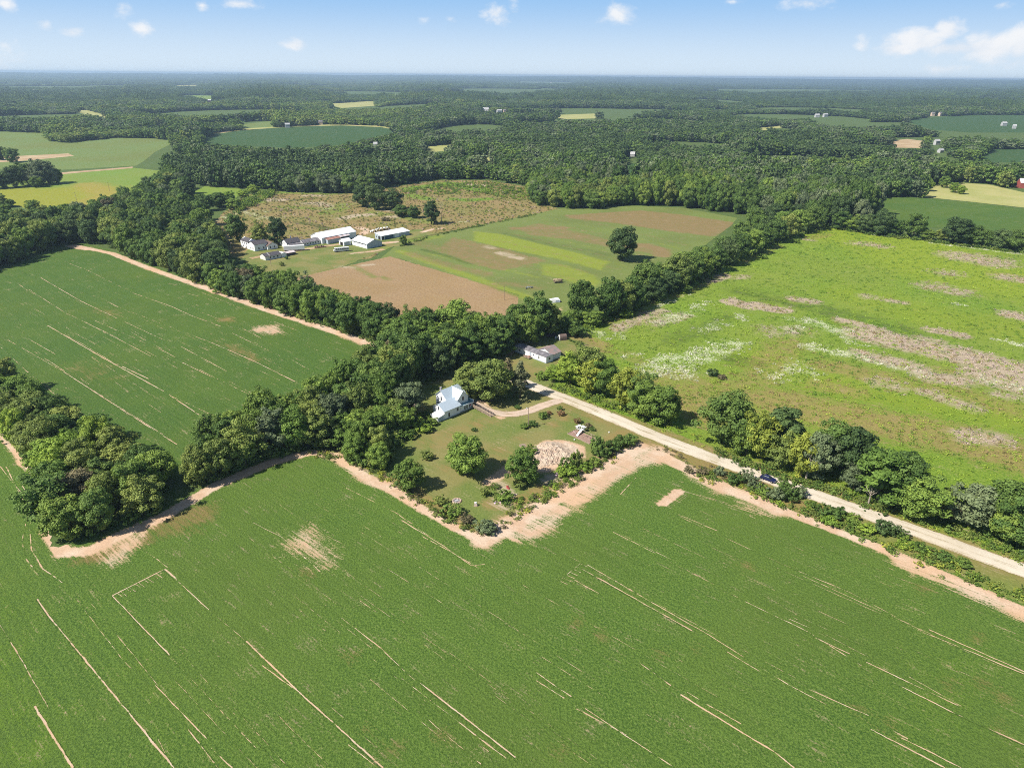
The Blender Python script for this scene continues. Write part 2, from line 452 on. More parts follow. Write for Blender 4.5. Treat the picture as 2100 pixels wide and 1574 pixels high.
# --- the bright weedy hayfield right of the trailer home
for p, w, e, s in (([(1010, 632), (1130, 660), (1260, 700)], 2, 3, .95), ([(1170, 720), (1330, 755), (1500, 792), (1800, 862), (2100, 938), (2300, 990)], 6, 7, 1.0),
                   ([(1880, 960), (2000, 1000), (2200, 1060)], 6, 6, .85), ([(1150, 840), (1400, 900), (1560, 970), (1700, 990)], 2.5, 5, .9),
                   ([(330, 520), (400, 540), (470, 555)], 3.0, 2.2, 1.0), ([(500, 540), (570, 560), (650, 572)], 4.2, 2.2, 1.0), ([(360, 505), (420, 530)], 1.4, 1.5, 1.0),
                   ([(1730, 250), (1820, 262), (1900, 285)], 8, 9, .8), ([(1950, 270), (2010, 275)], 2, 6, .5), ([(1560, 430), (1700, 460)], 4, 8, .6), ([(1620, 350), (1650, 352)], 3, 8, .5),
                   ([(740, 505), (820, 520)], 2.5, 4, .8), ([(1150, 490), (1190, 492)], 1.5, 4, .7), ([(1300, 518), (1370, 525)], 1.5, 3, .8), ([(2030, 600), (2120, 620)], 4, 4, .9),
                   ([(1540, 690), (1640, 705), (1720, 725)], 2.2, 3, .9), ([(1340, 735), (1460, 750)], 1.2, 3, .7), ([(1480, 735), (1610, 762)], 1.2, 3, .6),
                   ([(2010, 380), (2150, 395)], 4, 7, .7), ([(1120, 175), (1240, 188)], 2, 8, .6), ([(1530, 1070), (1650, 1110), (1780, 1150)], 1.5, 4, .7),
                   ([(210, 400), (260, 385), (310, 365)], 3, 2.2, 1.0), ([(380, 378), (430, 368)], 1.5, 3, .7), ([(1760, 1330), (1920, 1342)], 3, 4, .7),
                   ([(800, 150), (830, 155)], 1, 3, .7), ([(600, 700), (740, 690)], 2, 8, .5), ([(1260, 1010), (1330, 1030)], 3, 5, .5), ([(1950, 1080), (2040, 1095)], 1.2, 3, .7)):
    stroke('pink', c4(*p), w, e, s)
for p, w, e, s in (([(0, 905), (60, 880), (150, 850), (290, 800), (360, 775)], 3.5, 6, .60), ([(30, 960), (100, 930)], 3, 6, .5), ([(830, 640), (920, 670), (1000, 705)], 3, 4, .62),
                   ([(830, 790), (900, 800), (1000, 825), (1140, 855)], 2.8, 4, .68), ([(1140, 855), (1300, 900), (1450, 945)], 2, 5, .45), ([(680, 620), (770, 645)], 1.5, 3, .55),
                   ([(1940, 748), (2030, 765), (2110, 790)], 1.6, 2.5, .62), ([(180, 690), (290, 655)], 2, 5, .5), ([(0, 610), (70, 598)], 2.5, 4, .62), ([(100, 590), (190, 530)], 1.5, 5, .42),
                   ([(660, 960), (770, 920)], 3, 9, .48), ([(1200, 122), (1300, 132)], .8, 2, .7), ([(1550, 172), (1700, 190), (1900, 215), (2100, 240)], .7, 2, .66), ([(400, 600), (420, 630)], 1.5, 3, .55),
                   ([(1690, 535), (1740, 540)], 1.2, 2, .6), ([(1040, 740), (1110, 770)], 1.5, 4, .5), ([(1880, 990), (2100, 1050)], 2, 5, .5), ([(680, 690), (750, 680)], 1.5, 4, .55)):
    stroke('white', c4(*p), w, e * 1.3, s * .92)
for p, w, e, s in (([(-300, 1010), (0, 1000), (200, 1060), (500, 1080)], 9, 12, .55), ([(500, 1000), (620, 830), (700, 780)], 5, 12, .5), ([(620, 1120), (900, 1180), (1300, 1260), (1700, 1340), (2100, 1450)], 8, 12, .72),
                   ([(900, 900), (1100, 940), (1280, 975)], 4, 8, .62), ([(1400, 1000), (1700, 1060), (1850, 1120), (2100, 1180)], 4, 12, .5), ([(880, 1020), (1080, 1060)], 3, 8, .55),
                   ([(1000, 640), (1160, 665)], 2, 3, .5), ([(830, 140), (920, 120)], 3, 5, .5), ([(1500, 930), (1800, 960)], 3, 8, .5), ([(400, 290), (520, 240), (640, 190)], 2, 4, .5),
                   ([(60, 480), (200, 410), (330, 360)], 1.5, 4, .5), ([(2000, 370), (2150, 400)], 6, 10, .55)):
    stroke('dry', c4(*p), w, e, s)
stroke('lush', c4((900, 80), (1300, 160), (1700, 330), (2200, 420)), 30, 40, .8)
stroke('lush', c4((1100, 480), (1500, 600), (2100, 700)), 10, 25, .55)
stroke('lush', c4((450, 850), (900, 1000), (1400, 1080), (2100, 1220)), 8, 16, .6)
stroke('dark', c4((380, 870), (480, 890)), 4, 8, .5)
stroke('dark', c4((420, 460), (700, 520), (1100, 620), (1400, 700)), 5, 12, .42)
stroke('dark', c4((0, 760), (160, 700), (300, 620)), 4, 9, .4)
stroke('pink', ch((930, 890), (1010, 855), (1130, 800), (1240, 760)), 2.2, 3, .75)
stroke('pink', ch((1210, 850), (1390, 800)), 3, 3, .6); stroke('white', ch((1200, 850), (1300, 830), (1400, 795)), 2.4, 3, .6)
stroke('white', ch((760, 920), (930, 950)), 3, 5, .45); stroke('white', ch((1180, 1190), (1330, 1110), (1500, 1080), (1640, 1050)), 4, 6, .6)
stroke('white', ch((980, 1090), (1070, 1080)), 1.5, 4, .4); stroke('white', ch((1180, 740), (1460, 630)), 1, 3, .5)
stroke('dry', ch((620, 920), (700, 960), (820, 1010)), 3, 4, .6); stroke('lush', ch((740, 880), (860, 820), (1000, 770)), 2.5, 5, .6)
stroke('dry', ch((860, 840), (1180, 720), (1480, 610)), 1.8, 4, .55)
stroke('dry', [(1180, 700), (1290, 730), (1400, 790), (1460, 850)], 3, 8, .4)
stroke('dry', [(1130, 810), (1300, 880), (1420, 920), (1600, 985), (1800, 1055), (2100, 1165)], 4.2, 3, .5)
stroke('dry', [(1390, 820), (1440, 850)], 6, 8, .7)
# --- the mown yard
for x, y, r in ((620, 790, 60), (460, 860, 55), (1180, 740, 70), (1120, 790, 50), (860, 690, 30), (900, 880, 40), (760, 960, 60), (420, 1070, 55), (500, 1110, 40), (330, 930, 40)):
    blob('dry', cy_((x - r, y - r * .25), (x + r * .3, y - r * .4), (x + r, y + r * .2), (x, y + r * .4)), 4.5, .85)
stroke('dry', cy_((250, 900), (500, 830), (700, 760)), 2.0, 6, .42); stroke('dry', cy_((420, 900), (650, 960), (850, 1000)), 2.5, 6, .42)
blob('soil', cy_((980, 930), (1060, 890), (1200, 890), (1320, 930), (1320, 1000), (1190, 1050), (1080, 1100), (1010, 1090), (1010, 1000)), 2.2, 1.0)
stroke('soil', cy_((700, 1160), (780, 1110), (850, 1060), (1000, 1010)), 1.8, 3, .75); stroke('pink', cy_((1100, 1150), (1180, 1110)), 1.0, 2, .9)
stroke('soil', cy_((640, 640), (700, 690), (780, 740)), 1.6, 1.6, .8)
stroke('pink', cy_((770, 1180), (830, 1230), (760, 1290), (820, 1310)), .9, 1.6, .8)
stroke('dry', cy_((720, 1300), (850, 1300), (1000, 1230), (1200, 1150), (1400, 1030)), 1.6, 3, .72)
stroke('dry', cy_((30, 1130), (250, 1240), (450, 1380), (640, 1480), (760, 1450), (880, 1370)), 1.6, 3, .6)
blob('soil', cy_((900, 920), (940, 912), (945, 932), (905, 938)), .6, .9)
stroke('soil', cy_((150, 740), (210, 765)), 1.3, 2.5, .8)
stroke('soil', cy_((960, 520), (1100, 590)), 1.0, 3, .7)
stroke('dry', cy_((1460, 900), (1560, 840)), 1.5, 3, .6)
stroke('dry', cy_((1180, 380), (1350, 350)), 3.0, 5, .5); stroke('dry', cy_((870, 400), (1000, 470)), 4, 6, .4)
stroke('soil', cy_((830, 340), (870, 300)), 1.2, 2, .6)
# --- rough field behind the farm
for p, w, e, s in (([(350, 180), (500, 190)], 3, 6, .8), ([(990, 330), (1100, 305), (1190, 300)], 2, 5, 1.0), ([(710, 215), (800, 210), (870, 235)], 2.4, 6, .7), ([(700, 155), (820, 155)], 2, 5, .7),
                   ([(1330, 320), (1420, 310)], 2, 5, .8), ([(1290, 265), (1380, 270)], 2, 5, .7), ([(420, 195), (520, 185)], 2, 4, .9), ([(1980, 70), (2060, 75)], 3, 5, .9), ([(1140, 690), (1210, 685)], 1.0, 2, .9)):
    stroke('pink', cf(*p), w, e, s)
for p, w, e, s in (([(330, 150), (520, 130), (900, 140)], 4, 8, .6), ([(500, 240), (900, 260), (1000, 220)], 4, 9, .5), ([(850, 290), (1000, 250)], 4, 8, .55), ([(1200, 280), (1500, 330), (1640, 360)], 3, 8, .5),
                   ([(1500, 100), (1800, 60), (2040, 110)], 6, 10, .9), ([(1830, 180), (1960, 190), (2100, 180)], 4, 8, .85), ([(1500, 150), (1650, 180)], 5, 9, .7), ([(190, 220), (330, 200)], 6, 8, .7),
                   ([(1480, 500), (1700, 470)], 4, 6, .6), ([(1100, 520), (1350, 560)], 2.5, 4, .5)):
    stroke('lush', cf(*p), w, e, s)
for p, w, e, s in (([(30, 350), (200, 270), (380, 330), (480, 330)], 3, 7, .5), ([(280, 260), (380, 280)], 2, 5, .45), ([(500, 320), (620, 300)], 2, 6, .42), ([(820, 260), (900, 250)], 2, 6, .4), ([(1860, 355), (1940, 360)], 1.0, 2, .8)):
    stroke('white', cf(*p), w, e, s)
stroke('soil', cf((1110, 400), (1180, 420), (1140, 450)), 4, 4, .85); stroke('soil', cf((1300, 520), (1400, 510)), 3, 3, .85)
stroke('soil', cf((1600, 435), (1690, 410), (1750, 405)), 2.5, 2.0, 1.0); stroke('soil', cf((1050, 600), (1200, 585), (1290, 570)), 1.5, 3, .7)
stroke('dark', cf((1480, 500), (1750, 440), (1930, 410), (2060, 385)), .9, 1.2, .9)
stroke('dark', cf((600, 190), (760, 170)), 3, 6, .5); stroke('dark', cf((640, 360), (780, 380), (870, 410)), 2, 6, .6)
# --- strips of the mown field right of the farm
blob('lush', ch((-100, 190), (100, 210), (500, 310), (700, 360), (870, 410), (810, 470), (560, 400), (200, 330), (-100, 260)), 4, 1.0)
blob('lush', ch((380, 420), (560, 430), (760, 500), (830, 560), (700, 620), (560, 540), (380, 500)), 4, .75)
blob('dry', ch((-260, 230), (0, 285), (250, 350), (425, 400), (300, 430), (90, 475), (-100, 430), (-360, 330)), 2, .66)
blob('dry', ch((200, 165), (380, 130), (560, 170), (870, 250), (1080, 290), (1250, 320), (1230, 360), (1000, 330), (600, 250), (300, 220)), 5, .62)
blob('dry', ch((540, 75), (760, 60), (1100, 40), (1400, 70), (1800, 130), (1700, 190), (1620, 230), (1300, 190), (900, 130), (600, 100)), 5, .80)
stroke('dry', ch((200, 170), (540, 165)), 2.5, 6, .9); stroke('dry', ch((1120, 290), (1240, 320), (1250, 360)), 4, 5, .9)
stroke('pink', ch((90, 345), (240, 385)), 2.0, 3, .7); stroke('pink', ch((0, 300), (30, 310)), 1.5, 3, .6)
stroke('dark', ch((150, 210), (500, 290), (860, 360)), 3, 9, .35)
stroke('dry', ch((0, 590), (120, 560), (350, 600)), 2.5, 6, .45); stroke('soil', ch((480, 770), (530, 740)), 1.2, 2, .8)
stroke('dry', [(470, 545), (620, 570), (800, 500), (900, 480)], 1.5, 5, .35)
stroke('lush', [(820, 515), (1000, 580), (1080, 610)], 2, 4, .8)
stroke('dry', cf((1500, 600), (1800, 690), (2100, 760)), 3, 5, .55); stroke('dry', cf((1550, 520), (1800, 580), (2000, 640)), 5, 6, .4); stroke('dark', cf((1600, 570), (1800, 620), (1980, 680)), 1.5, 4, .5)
# --- red-brown field
stroke('lush', cf((1050, 690), (1130, 730), (1230, 780)), 1.2, 3, .5); stroke('lush', cf((1280, 780), (1340, 800)), 1, 3, .5)
stroke('pink', cf((960, 700), (1060, 710)), 1, 2.5, .6)

SOYL = [(c1((275, 465), (520, 720)), .22, .9), (c1((520, 720), (900, 1130)), .16, .45), (c1((275, 463), (500, 350)), .34, 1.0), (c1((500, 350), (690, 525)), .2, .7), (c1((500, 350), (550, 392)), .45, .9),
        (c1((690, 525), (850, 660)), .16, .35), (c1((850, 660), (1090, 890)), .3, .7), (c1((920, 765), (1050, 860)), .2, .7), (c1((1090, 890), (1440, 1205)), .3, .9), (c1((1290, 1105), (1400, 1190)), .2, .5),
        (c1((-50, 480), (0, 550), (160, 745)), .26, .85), (c1((160, 745), (540, 1205)), .3, .95), (c1((-60, 940), (0, 1040), (105, 1205)), .34, .95), (c1((-210, 590), (-100, 770), (0, 950)), .2, .6), (c1((185, 500), (470, 850)), .14, .4), (c1((120, 480), (310, 730), (460, 890)), .14, .4),
        (c1((460, 850), (680, 1080)), .2, .6), (c1((700, 1120), (790, 1205)), .2, .6), (c1((600, 1040), (730, 1205)), .2, .6), (c1((1190, 505), (1430, 690)), .2, .8), (c1((1220, 555), (1390, 690)), .1, .4), (c1((1430, 690), (1600, 850)), .16, .5),
        (c1((1600, 840), (2010, 1160)), .28, .85), (c1((1520, 820), (1970, 1165)), .22, .75), (c1((1340, 485), (1410, 535)), .14, .8), (c1((1590, 960), (1860, 1190)), .16, .45), (c1((880, 150), (1010, 215)), .14, .75), (c1((980, 190), (1170, 360)), .3, .5),
        (c1((1460, 350), (1700, 500)), .14, .5), (c1((1520, 140), (1700, 250), (1820, 335), (1880, 328)), .22, .75), (c1((1280, 0), (1500, 110), (1640, 210)), .2, .5), (c1((1610, 210), (1740, 280), (1850, 345)), .24, .75), (c1((1150, 180), (1280, 250)), .15, .5),
        (c1((380, 250), (470, 310), (520, 350)), .2, .4), (c1((500, 1140), (470, 1080)), .1, .4),
        (c2((200, 530), (560, 740), (720, 830)), .24, .7), (c2((180, 550), (670, 825)), .28, .85), (c2((720, 830), (1080, 1055)), .2, .6), (c2((820, 915), (960, 1000)), .2, .7), (c2((1080, 1055), (1300, 1170)), .2, .6),
        (c2((1180, 1080), (1430, 1190)), .18, .6), (c2((1440, 1250), (1760, 1415)), .26, .8), (c2((1540, 1270), (1830, 1415)), .22, .6), (c2((1480, 1220), (1600, 1290)), .3, .5),
        (c2((330, 400), (510, 490)), .18, .8), (c2((340, 395), (600, 530)), .16, .5), (c2((640, 560), (900, 700)), .16, .6), (c2((900, 700), (1170, 830)), .2, .8), (c2((1070, 765), (1180, 815)), .16, .7),
        (c2((1170, 830), (1400, 975)), .2, .5), (c2((1200, 855), (1350, 925)), .2, .5), (c2((1420, 960), (1820, 1150)), .24, .75), (c2((1530, 1045), (1780, 1170)), .26, .95), (c2((1780, 1170), (2130, 1330)), .26, .9), (c2((1600, 1020), (1830, 1150)), .2, .5),
        (c2((1130, 570), (1350, 660)), .18, .7), (c2((1150, 590), (1480, 740)), .18, .8), (c2((1350, 660), (1660, 825)), .18, .6), (c2((1480, 740), (1700, 840)), .18, .6), (c2((1690, 820), (2110, 1005)), .26, .95), (c2((1700, 845), (2110, 1015)), .24, .9),
        (c2((610, 325), (780, 395)), .18, .75), (c2((620, 335), (930, 480)), .14, .45), (c2((630, 222), (970, 330)), .2, .7), (c2((700, 240), (980, 325)), .18, .6), (c2((930, 480), (1130, 570)), .14, .4),
        (c2((440, 960), (580, 1060)), .22, .6), (c2((620, 1100), (890, 1265)), .3, .95), (c2((650, 1090), (880, 1225)), .2, .7), (c2((890, 1265), (1030, 1350), (1110, 1415)), .3, .95), (c2((490, 985), (545, 1015)), .2, .6),
        (c2((170, 1160), (390, 1275)), .24, .75), (c2((210, 1160), (390, 1280), (590, 1410)), .2, .6), (c2((0, 1040), (120, 1115)), .24, .6), (c2((0, 1005), (150, 1110)), .22, .6), (c2((1760, 640), (2130, 800)), .2, .6),
        (c2((1480, 540), (1870, 700)), .16, .5), (c2((1900, 690), (2130, 780)), .18, .6), (c2((1090, 760), (1450, 950)), .14, .4), (c2((160, 605), (270, 665)), .24, .6), (c2((100, 610), (190, 535)), .3, .5), (c2((360, 240), (430, 165)), .3, .5), (c2((360, 245), (500, 290)), .14, .4),
        # turning marks at the left
        (tr([(40, 840), (160, 1080), (185, 1180), (150, 1330), (160, 1440), (260, 1574)], 0, 700, 3.279), .3, .55), (tr([(150, 970), (230, 1100), (200, 1250), (210, 1400), (290, 1530), (420, 1620)], 0, 700, 3.279), .3, .55),
        (tr([(0, 840), (130, 1000), (200, 1080)], 0, 700, 3.279), .2, .5)]
# comb of gaps where the rows meet the cross drilling
for k in range(17):
    t = k / 16; x = 285 + (490 - 285) * t; y = 462 - (462 - 358) * t
    SOYL.append((c1((x, y), (x + 12 + 7 * (k % 3), y + 7 + 5 * (k % 3))), .12, .7))
for k in range(7):
    t = k / 6; x = 105 + 85 * t; y = 612 - 75 * t
    SOYL.append((c2((x, y), (x + 30, y + 14)), .16, .7))
for k in range(15):
    t = k / 14; x = 560 + 80 * t; y = 290 - 64 * t
    SOYL.append((c2((x - 10, y - 5), (x + 22, y + 11)), .10, .7))
SOYL2 = [(c3((215, 230), (430, 355), (610, 440)), .35, .9), (c3((610, 440), (870, 560)), .25, .6), (c3((150, 290), (330, 405), (600, 540), (790, 640)), .28, .6), (c3((430, 455), (620, 545)), .25, .6),
         (c3((250, 480), (560, 660), (860, 825)), .4, .95), (c3((260, 490), (430, 575), (620, 690)), .2, .6), (c3((890, 845), (1100, 985)), .35, .9), (c3((900, 850), (1170, 975)), .2, .5), (c3((640, 695), (780, 760)), .4, .8),
         (c3((500, 455), (870, 620), (1150, 765)), .26, .6), (c3((690, 515), (860, 610)), .22, .6), (c3((960, 675), (1110, 750)), .3, .85), (c3((1150, 765), (1400, 885)), .24, .6), (c3((1230, 790), (1320, 835)), .25, .7),
         (c3((950, 590), (1190, 720)), .26, .8), (c3((1110, 570), (1330, 665), (1550, 775)), .35, .9), (c3((600, 375), (1110, 570)), .26, .45), (c3((700, 310), (900, 380), (1010, 430), (1160, 485)), .35, .65),
         (c3((440, 180), (700, 310)), .25, .45), (c3((1220, 520), (1470, 640)), .28, .65), (c3((1280, 500), (1370, 545)), .25, .7), (c3((1440, 460), (1560, 505)), .25, .7), (c3((1400, 455), (1540, 500)), .2, .6),
         (c3((40, 555), (330, 720)), .26, .6), (c3((330, 720), (700, 960), (930, 1105)), .35, .9), (c3((170, 610), (340, 720)), .24, .6), (c3((520, 840), (900, 1080)), .26, .6), (c3((150, 550), (290, 630)), .26, .8),
         (c3((540, 340), (620, 385)), .25, .6), (c3((980, 310), (1250, 385)), .25, .5), (c3((1030, 400), (1160, 450)), .25, .5), (c3((1540, 665), (1620, 710)), .2, .7), (c3((0, 590), (140, 720), (360, 900)), .3, .5), (c3((340, 145), (480, 200)), .25, .7),
         (c3((880, 260), (940, 270)), .25, .5), (c3((80, 250), (150, 300), (240, 345)), .25, .5)]

for k in range(13):    # drilling strips of the mown field
    t = k / 12; x0, y0 = -230 + 780 * t, 330 - 250 * t
    stroke('lush' if k % 2 else 'dry', ch((x0, y0), (x0 + 560, y0 + 130), (x0 + 900, y0 + 215)), .8, 1.6, .42)
stroke('lush', [(880, 520), (1000, 545), (1110, 570)], 1, 1.5, .6); stroke('dry', [(900, 505), (1010, 530), (1090, 545)], .8, 2, .6)
# ------------------------------------------------------------------ the land
M = {}
M['forest_floor'] = ground_mat('forest_floor', (0.060, 0.105, 0.024), (0.11, 0.155, 0.045), (0.09, 0.13, 0.035), fine=.6, bump=.4, streak=0)
M['soy'] = ground_mat('soybeans', (0.046, 0.102, 0.015), (0.165, 0.258, 0.045), (0.128, 0.198, 0.034), fine=2.1, bump=.9, streak=.45, speck=1.3)
M['soy2'] = ground_mat('soybeans_beyond', (0.042, 0.095, 0.016), (0.108, 0.180, 0.036), (0.105, 0.165, 0.028), fine=1.5, bump=.8, streak=.45, speck=1.2)
M['soyfar'] = ground_mat('soybeans_distant', (0.034, 0.080, 0.020), (0.048, 0.100, 0.028), (0.055, 0.105, 0.03), fine=.3, bump=.2, streak=.2)
M['lawn'] = ground_mat('mown_grass', (0.095, 0.138, 0.030), (0.180, 0.215, 0.055), (0.26, 0.225, 0.085), fine=1.6, big=.07, bump=.25, streak=.25)
M['verge'] = ground_mat('verge_grass', (0.115, 0.165, 0.03), (0.21, 0.24, 0.06), (0.25, 0.22, 0.07), fine=1.0, big=.04, bump=.6, streak=.4)
M['hay'] = ground_mat('weedy_hay', (0.110, 0.200, 0.018), (0.235, 0.330, 0.038), (0.235, 0.295, 0.045), fine=1.1, big=.018, bump=1.0, streak=.7, speck=1.5, lush=(0.27, 0.35, 0.030), dry=(0.34, 0.275, 0.09))
M['rough'] = ground_mat('rough_weeds', (0.17, 0.135, 0.050), (0.38, 0.255, 0.12), (0.22, 0.215, 0.06), speck=1.3, fine=.8, big=.03, bump=.8, streak=.3, lush=(0.17, 0.29, 0.03))
M['brown'] = ground_mat('ripe_brown_crop', (0.24, 0.155, 0.080), (0.38, 0.262, 0.145), (0.32, 0.215, 0.10), fine=.8, big=.03, bump=.5, streak=.35, lush=(0.15, 0.22, 0.03))
M['strips'] = ground_mat('mown_field_grass', (0.130, 0.175, 0.042), (0.190, 0.228, 0.062), (0.150, 0.180, 0.05), fine=.9, big=.02, bump=.25, streak=.6, lush=(0.250, 0.300, 0.042), dry=(0.27, 0.195, 0.085))
M['pasture'] = ground_mat('pasture_grass', (0.135, 0.225, 0.03), (0.180, 0.265, 0.045), (0.21, 0.27, 0.05), fine=.5, big=.012, bump=.3, streak=.5, lush=(0.30, 0.31, 0.035), dry=(0.36, 0.30, 0.06))
M['pale'] = ground_mat('pale_crop', (0.125, 0.185, 0.048), (0.170, 0.225, 0.07), (0.17, 0.20, 0.05), fine=.3, big=.008, bump=.2, streak=.5)
M['straw'] = ground_mat('straw_stubble', (0.36, 0.34, 0.13), (0.44, 0.40, 0.17), (0.33, 0.35, 0.10), fine=.3, big=.02, bump=.2, streak=.5, lush=(0.2, 0.28, 0.05))
M['dust'] = ground_mat('bare_tan_earth', (0.44, 0.32, 0.18), (0.52, 0.40, 0.25), (0.40, 0.27, 0.15), fine=.6, big=.04, bump=.3, streak=.3)
M['gravel'] = ground_mat('road_gravel', (0.54, 0.47, 0.37), (0.66, 0.59, 0.48), (0.60, 0.51, 0.38), fine=3.0, big=.05, bump=.25, streak=.2)
M['drive'] = ground_mat('pink_gravel', (0.50, 0.36, 0.27), (0.60, 0.45, 0.35), (0.55, 0.44, 0.34), fine=3.0, big=.1, bump=.25, streak=.2)

# one sheet out to the horizon
blob('dry', [(118, 372), (235, 402), (150, 430), (0, 420), (0, 392)], 20, 0)
R = 26000.0
g = np.array([(-R, -600), (R, -600), (R, R), (-R, R)])
me = np_mesh('ground', [(-R, -2000, 0), (R, -2000, 0), (R, R * .5, 0), (-R, R * .5, 0)], [(0, 1, 2, 3)], M['forest_floor'])
for c in CHS:
    a = me.attributes.new(c, 'FLOAT', 'POINT'); a.data.foreach_set('value', np.zeros(4, np.float32))
link('ground', me, kind='structure')

# the land rises a little towards the horizon
def rise(r): return np.clip((r - 11500) / 9500, 0, 1) ** 1.3 * 72
rs = np.array([11000, 12500, 14000, 16000, 18000, 20000, 21200, 21600, 26000]); an = np.linspace(-radians(62), radians(62), 60)
V = [(sin(a) * r, cos(a) * r, rise(r) - .5 if r < 26000 else -20) for r in rs for a in an]; n = len(an)
me = np_mesh('hills', V, [(i * n + j, i * n + j + 1, (i + 1) * n + j + 1, (i + 1) * n + j) for i in range(len(rs) - 1) for j in range(n - 1)], M['forest_floor'])
for c in CHS:
    a = me.attributes.new(c, 'FLOAT', 'POINT'); a.data.foreach_set('value', np.zeros(len(V), np.float32))
link('hills', me, kind='structure')

P_A = [(-700, 780), (-60, 800), (0, 878), (50, 943), (95, 980), (78, 1050), (110, 1120), (160, 1112), (260, 1080), (330, 1048), (450, 980), (560, 935), (640, 922), (700, 932), (760, 975), (830, 1007), (900, 1052), (960, 1088), (992, 1102),
       (1070, 1052), (1160, 995), (1240, 942), (1300, 908), (1350, 915), (1420, 955), (1500, 995), (1600, 1035), (1700, 1072), (1800, 1112), (1900, 1152), (2000, 1195), (2100, 1238), (2500, 1400), (2900, 2100), (-900, 2100)]
# faint drilling lines all over the bean fields
lr_ = random.Random(11)
for k in range(70):
    x0, y0 = lr_.uniform(-75, 150), lr_.uniform(85, 215); L = lr_.uniform(15, 70); a = ROWDIR + lr_.gauss(0, .01)
    q0 = np.array([x0, y0]); q1 = q0 + L * np.array([cos(a), sin(a)])
    SOYL.append(([tuple(float(v) for v in proj((*q0, 0))), tuple(float(v) for v in proj((*q1, 0)))], .10, lr_.uniform(.22, .42)))
for k in range(34):
    t_ = at(lr_.uniform(60, 620), lr_.uniform(590, 800)); L = lr_.uniform(25, 90); a = ROWDIR
    q0 = t_[:2]; q1 = q0 + L * np.array([cos(a), sin(a)]); pq = proj((*q1, 0))
    SOYL2.append(([tuple(float(v) for v in proj((*q0, 0))), tuple(float(v) for v in pq)], .16, lr_.uniform(.22, .42)))
P_B = [(-400, 640), (-120, 590), (0, 556), (60, 532), (130, 502), (165, 497), (230, 513), (300, 540), (420, 583), (560, 632), (640, 658), (720, 683), (830, 722), (850, 760), (760, 830), (650, 870), (540, 890), (440, 930), (370, 985), (330, 980), (230, 900), (120, 850), (50, 800), (0, 740), (-300, 700)]
P_YARD = [(640, 930), (700, 905), (760, 850), (820, 790), (900, 765), (960, 745), (1010, 725), (1040, 690), (1120, 672), (1190, 668), (1240, 720), (1180, 745), (1130, 790), (1110, 800), (1310, 880), (1345, 925), (1290, 925), (1150, 1020), (1060, 1068), (992, 1105), (940, 1082), (870, 1044), (800, 1000), (740, 970), (690, 935)]
P_HAY = [(1120, 665), (1200, 655), (1280, 620), (1400, 572), (1500, 520), (1600, 480), (1692, 464), (1760, 474), (1900, 494), (2000, 506), (2100, 520), (2700, 590), (3400, 900), (2700, 1400), (2100, 1158), (1900, 1085), (1700, 1012), (1500, 936), (1300, 864), (1130, 797), (1150, 770), (1240, 735), (1190, 690)]
P_VERGE = [(1085, 800), (1120, 792), (1300, 858), (1500, 930), (1700, 1008), (1900, 1080), (2100, 1155), (2600, 1340), (2600, 1440), (2100, 1245), (2000, 1200), (1900, 1158), (1800, 1116), (1700, 1077), (1600, 1041), (1500, 1002), (1420, 962), (1350, 922), (1310, 915), (1300, 890), (1200, 850), (1110, 815)]
P_ROUGH = [(440, 455), (500, 400), (560, 392), (640, 396), (700, 398), (800, 384), (900, 370), (1000, 370), (1080, 383), (1100, 415), (1150, 428), (1100, 440), (980, 465), (900, 480), (800, 505), (760, 530), (640, 540), (500, 530), (440, 520)]
P_STRIPS = [(780, 530), (810, 505), (900, 480), (980, 463), (1100, 438), (1150, 427), (1300, 422), (1400, 426), (1512, 447), (1500, 462), (1430, 515), (1345, 570), (1240, 610), (1150, 650), (1050, 690), (1040, 620), (1060, 603), (900, 557), (820, 530)]
P_BROWN = [(560, 600), (615, 568), (700, 548), (800, 526), (900, 555), (1064, 604), (1060, 640), (1030, 690), (950, 700), (850, 690), (740, 660), (640, 625)]
P_FARM = [(500, 545), (500, 520), (520, 500), (600, 490), (700, 490), (860, 470), (905, 482), (800, 508), (700, 548), (620, 570), (560, 600), (520, 580)]
sheet('forest_clearing_grass', P_ROUGH, M['rough'], 3.0, .02, jag=.6)
sheet('mown_field', P_STRIPS, M['strips'], 3.0, .04)
sheet('brown_field', P_BROWN, M['brown'], 2.5, .06, jag=.3)
sheet('farm_lawn', P_FARM, M['lawn'], 2.5, .05, jag=.5)
sheet('weedy_hayfield', P_HAY, M['hay'], 1.7, .02, jag=.5)
sheet('verge', P_VERGE, M['verge'], 1.3, .03, jag=.2)
sheet('yard', P_YARD, M['lawn'], 1.0, .04, jag=.3)
sheet('soybean_field', P_A, M['soy'], 1.1, .05, lines=[l for l in SOYL if in_poly(W2([l[0][0], l[0][-1]]), W2(P_A)).all()], jag=.3)
sheet('soybean_field', P_B, M['soy2'], 1.5, .05, lines=[l for l in SOYL2 if in_poly(W2([l[0][0], l[0][-1]]), W2(P_B)).all()], jag=.3)
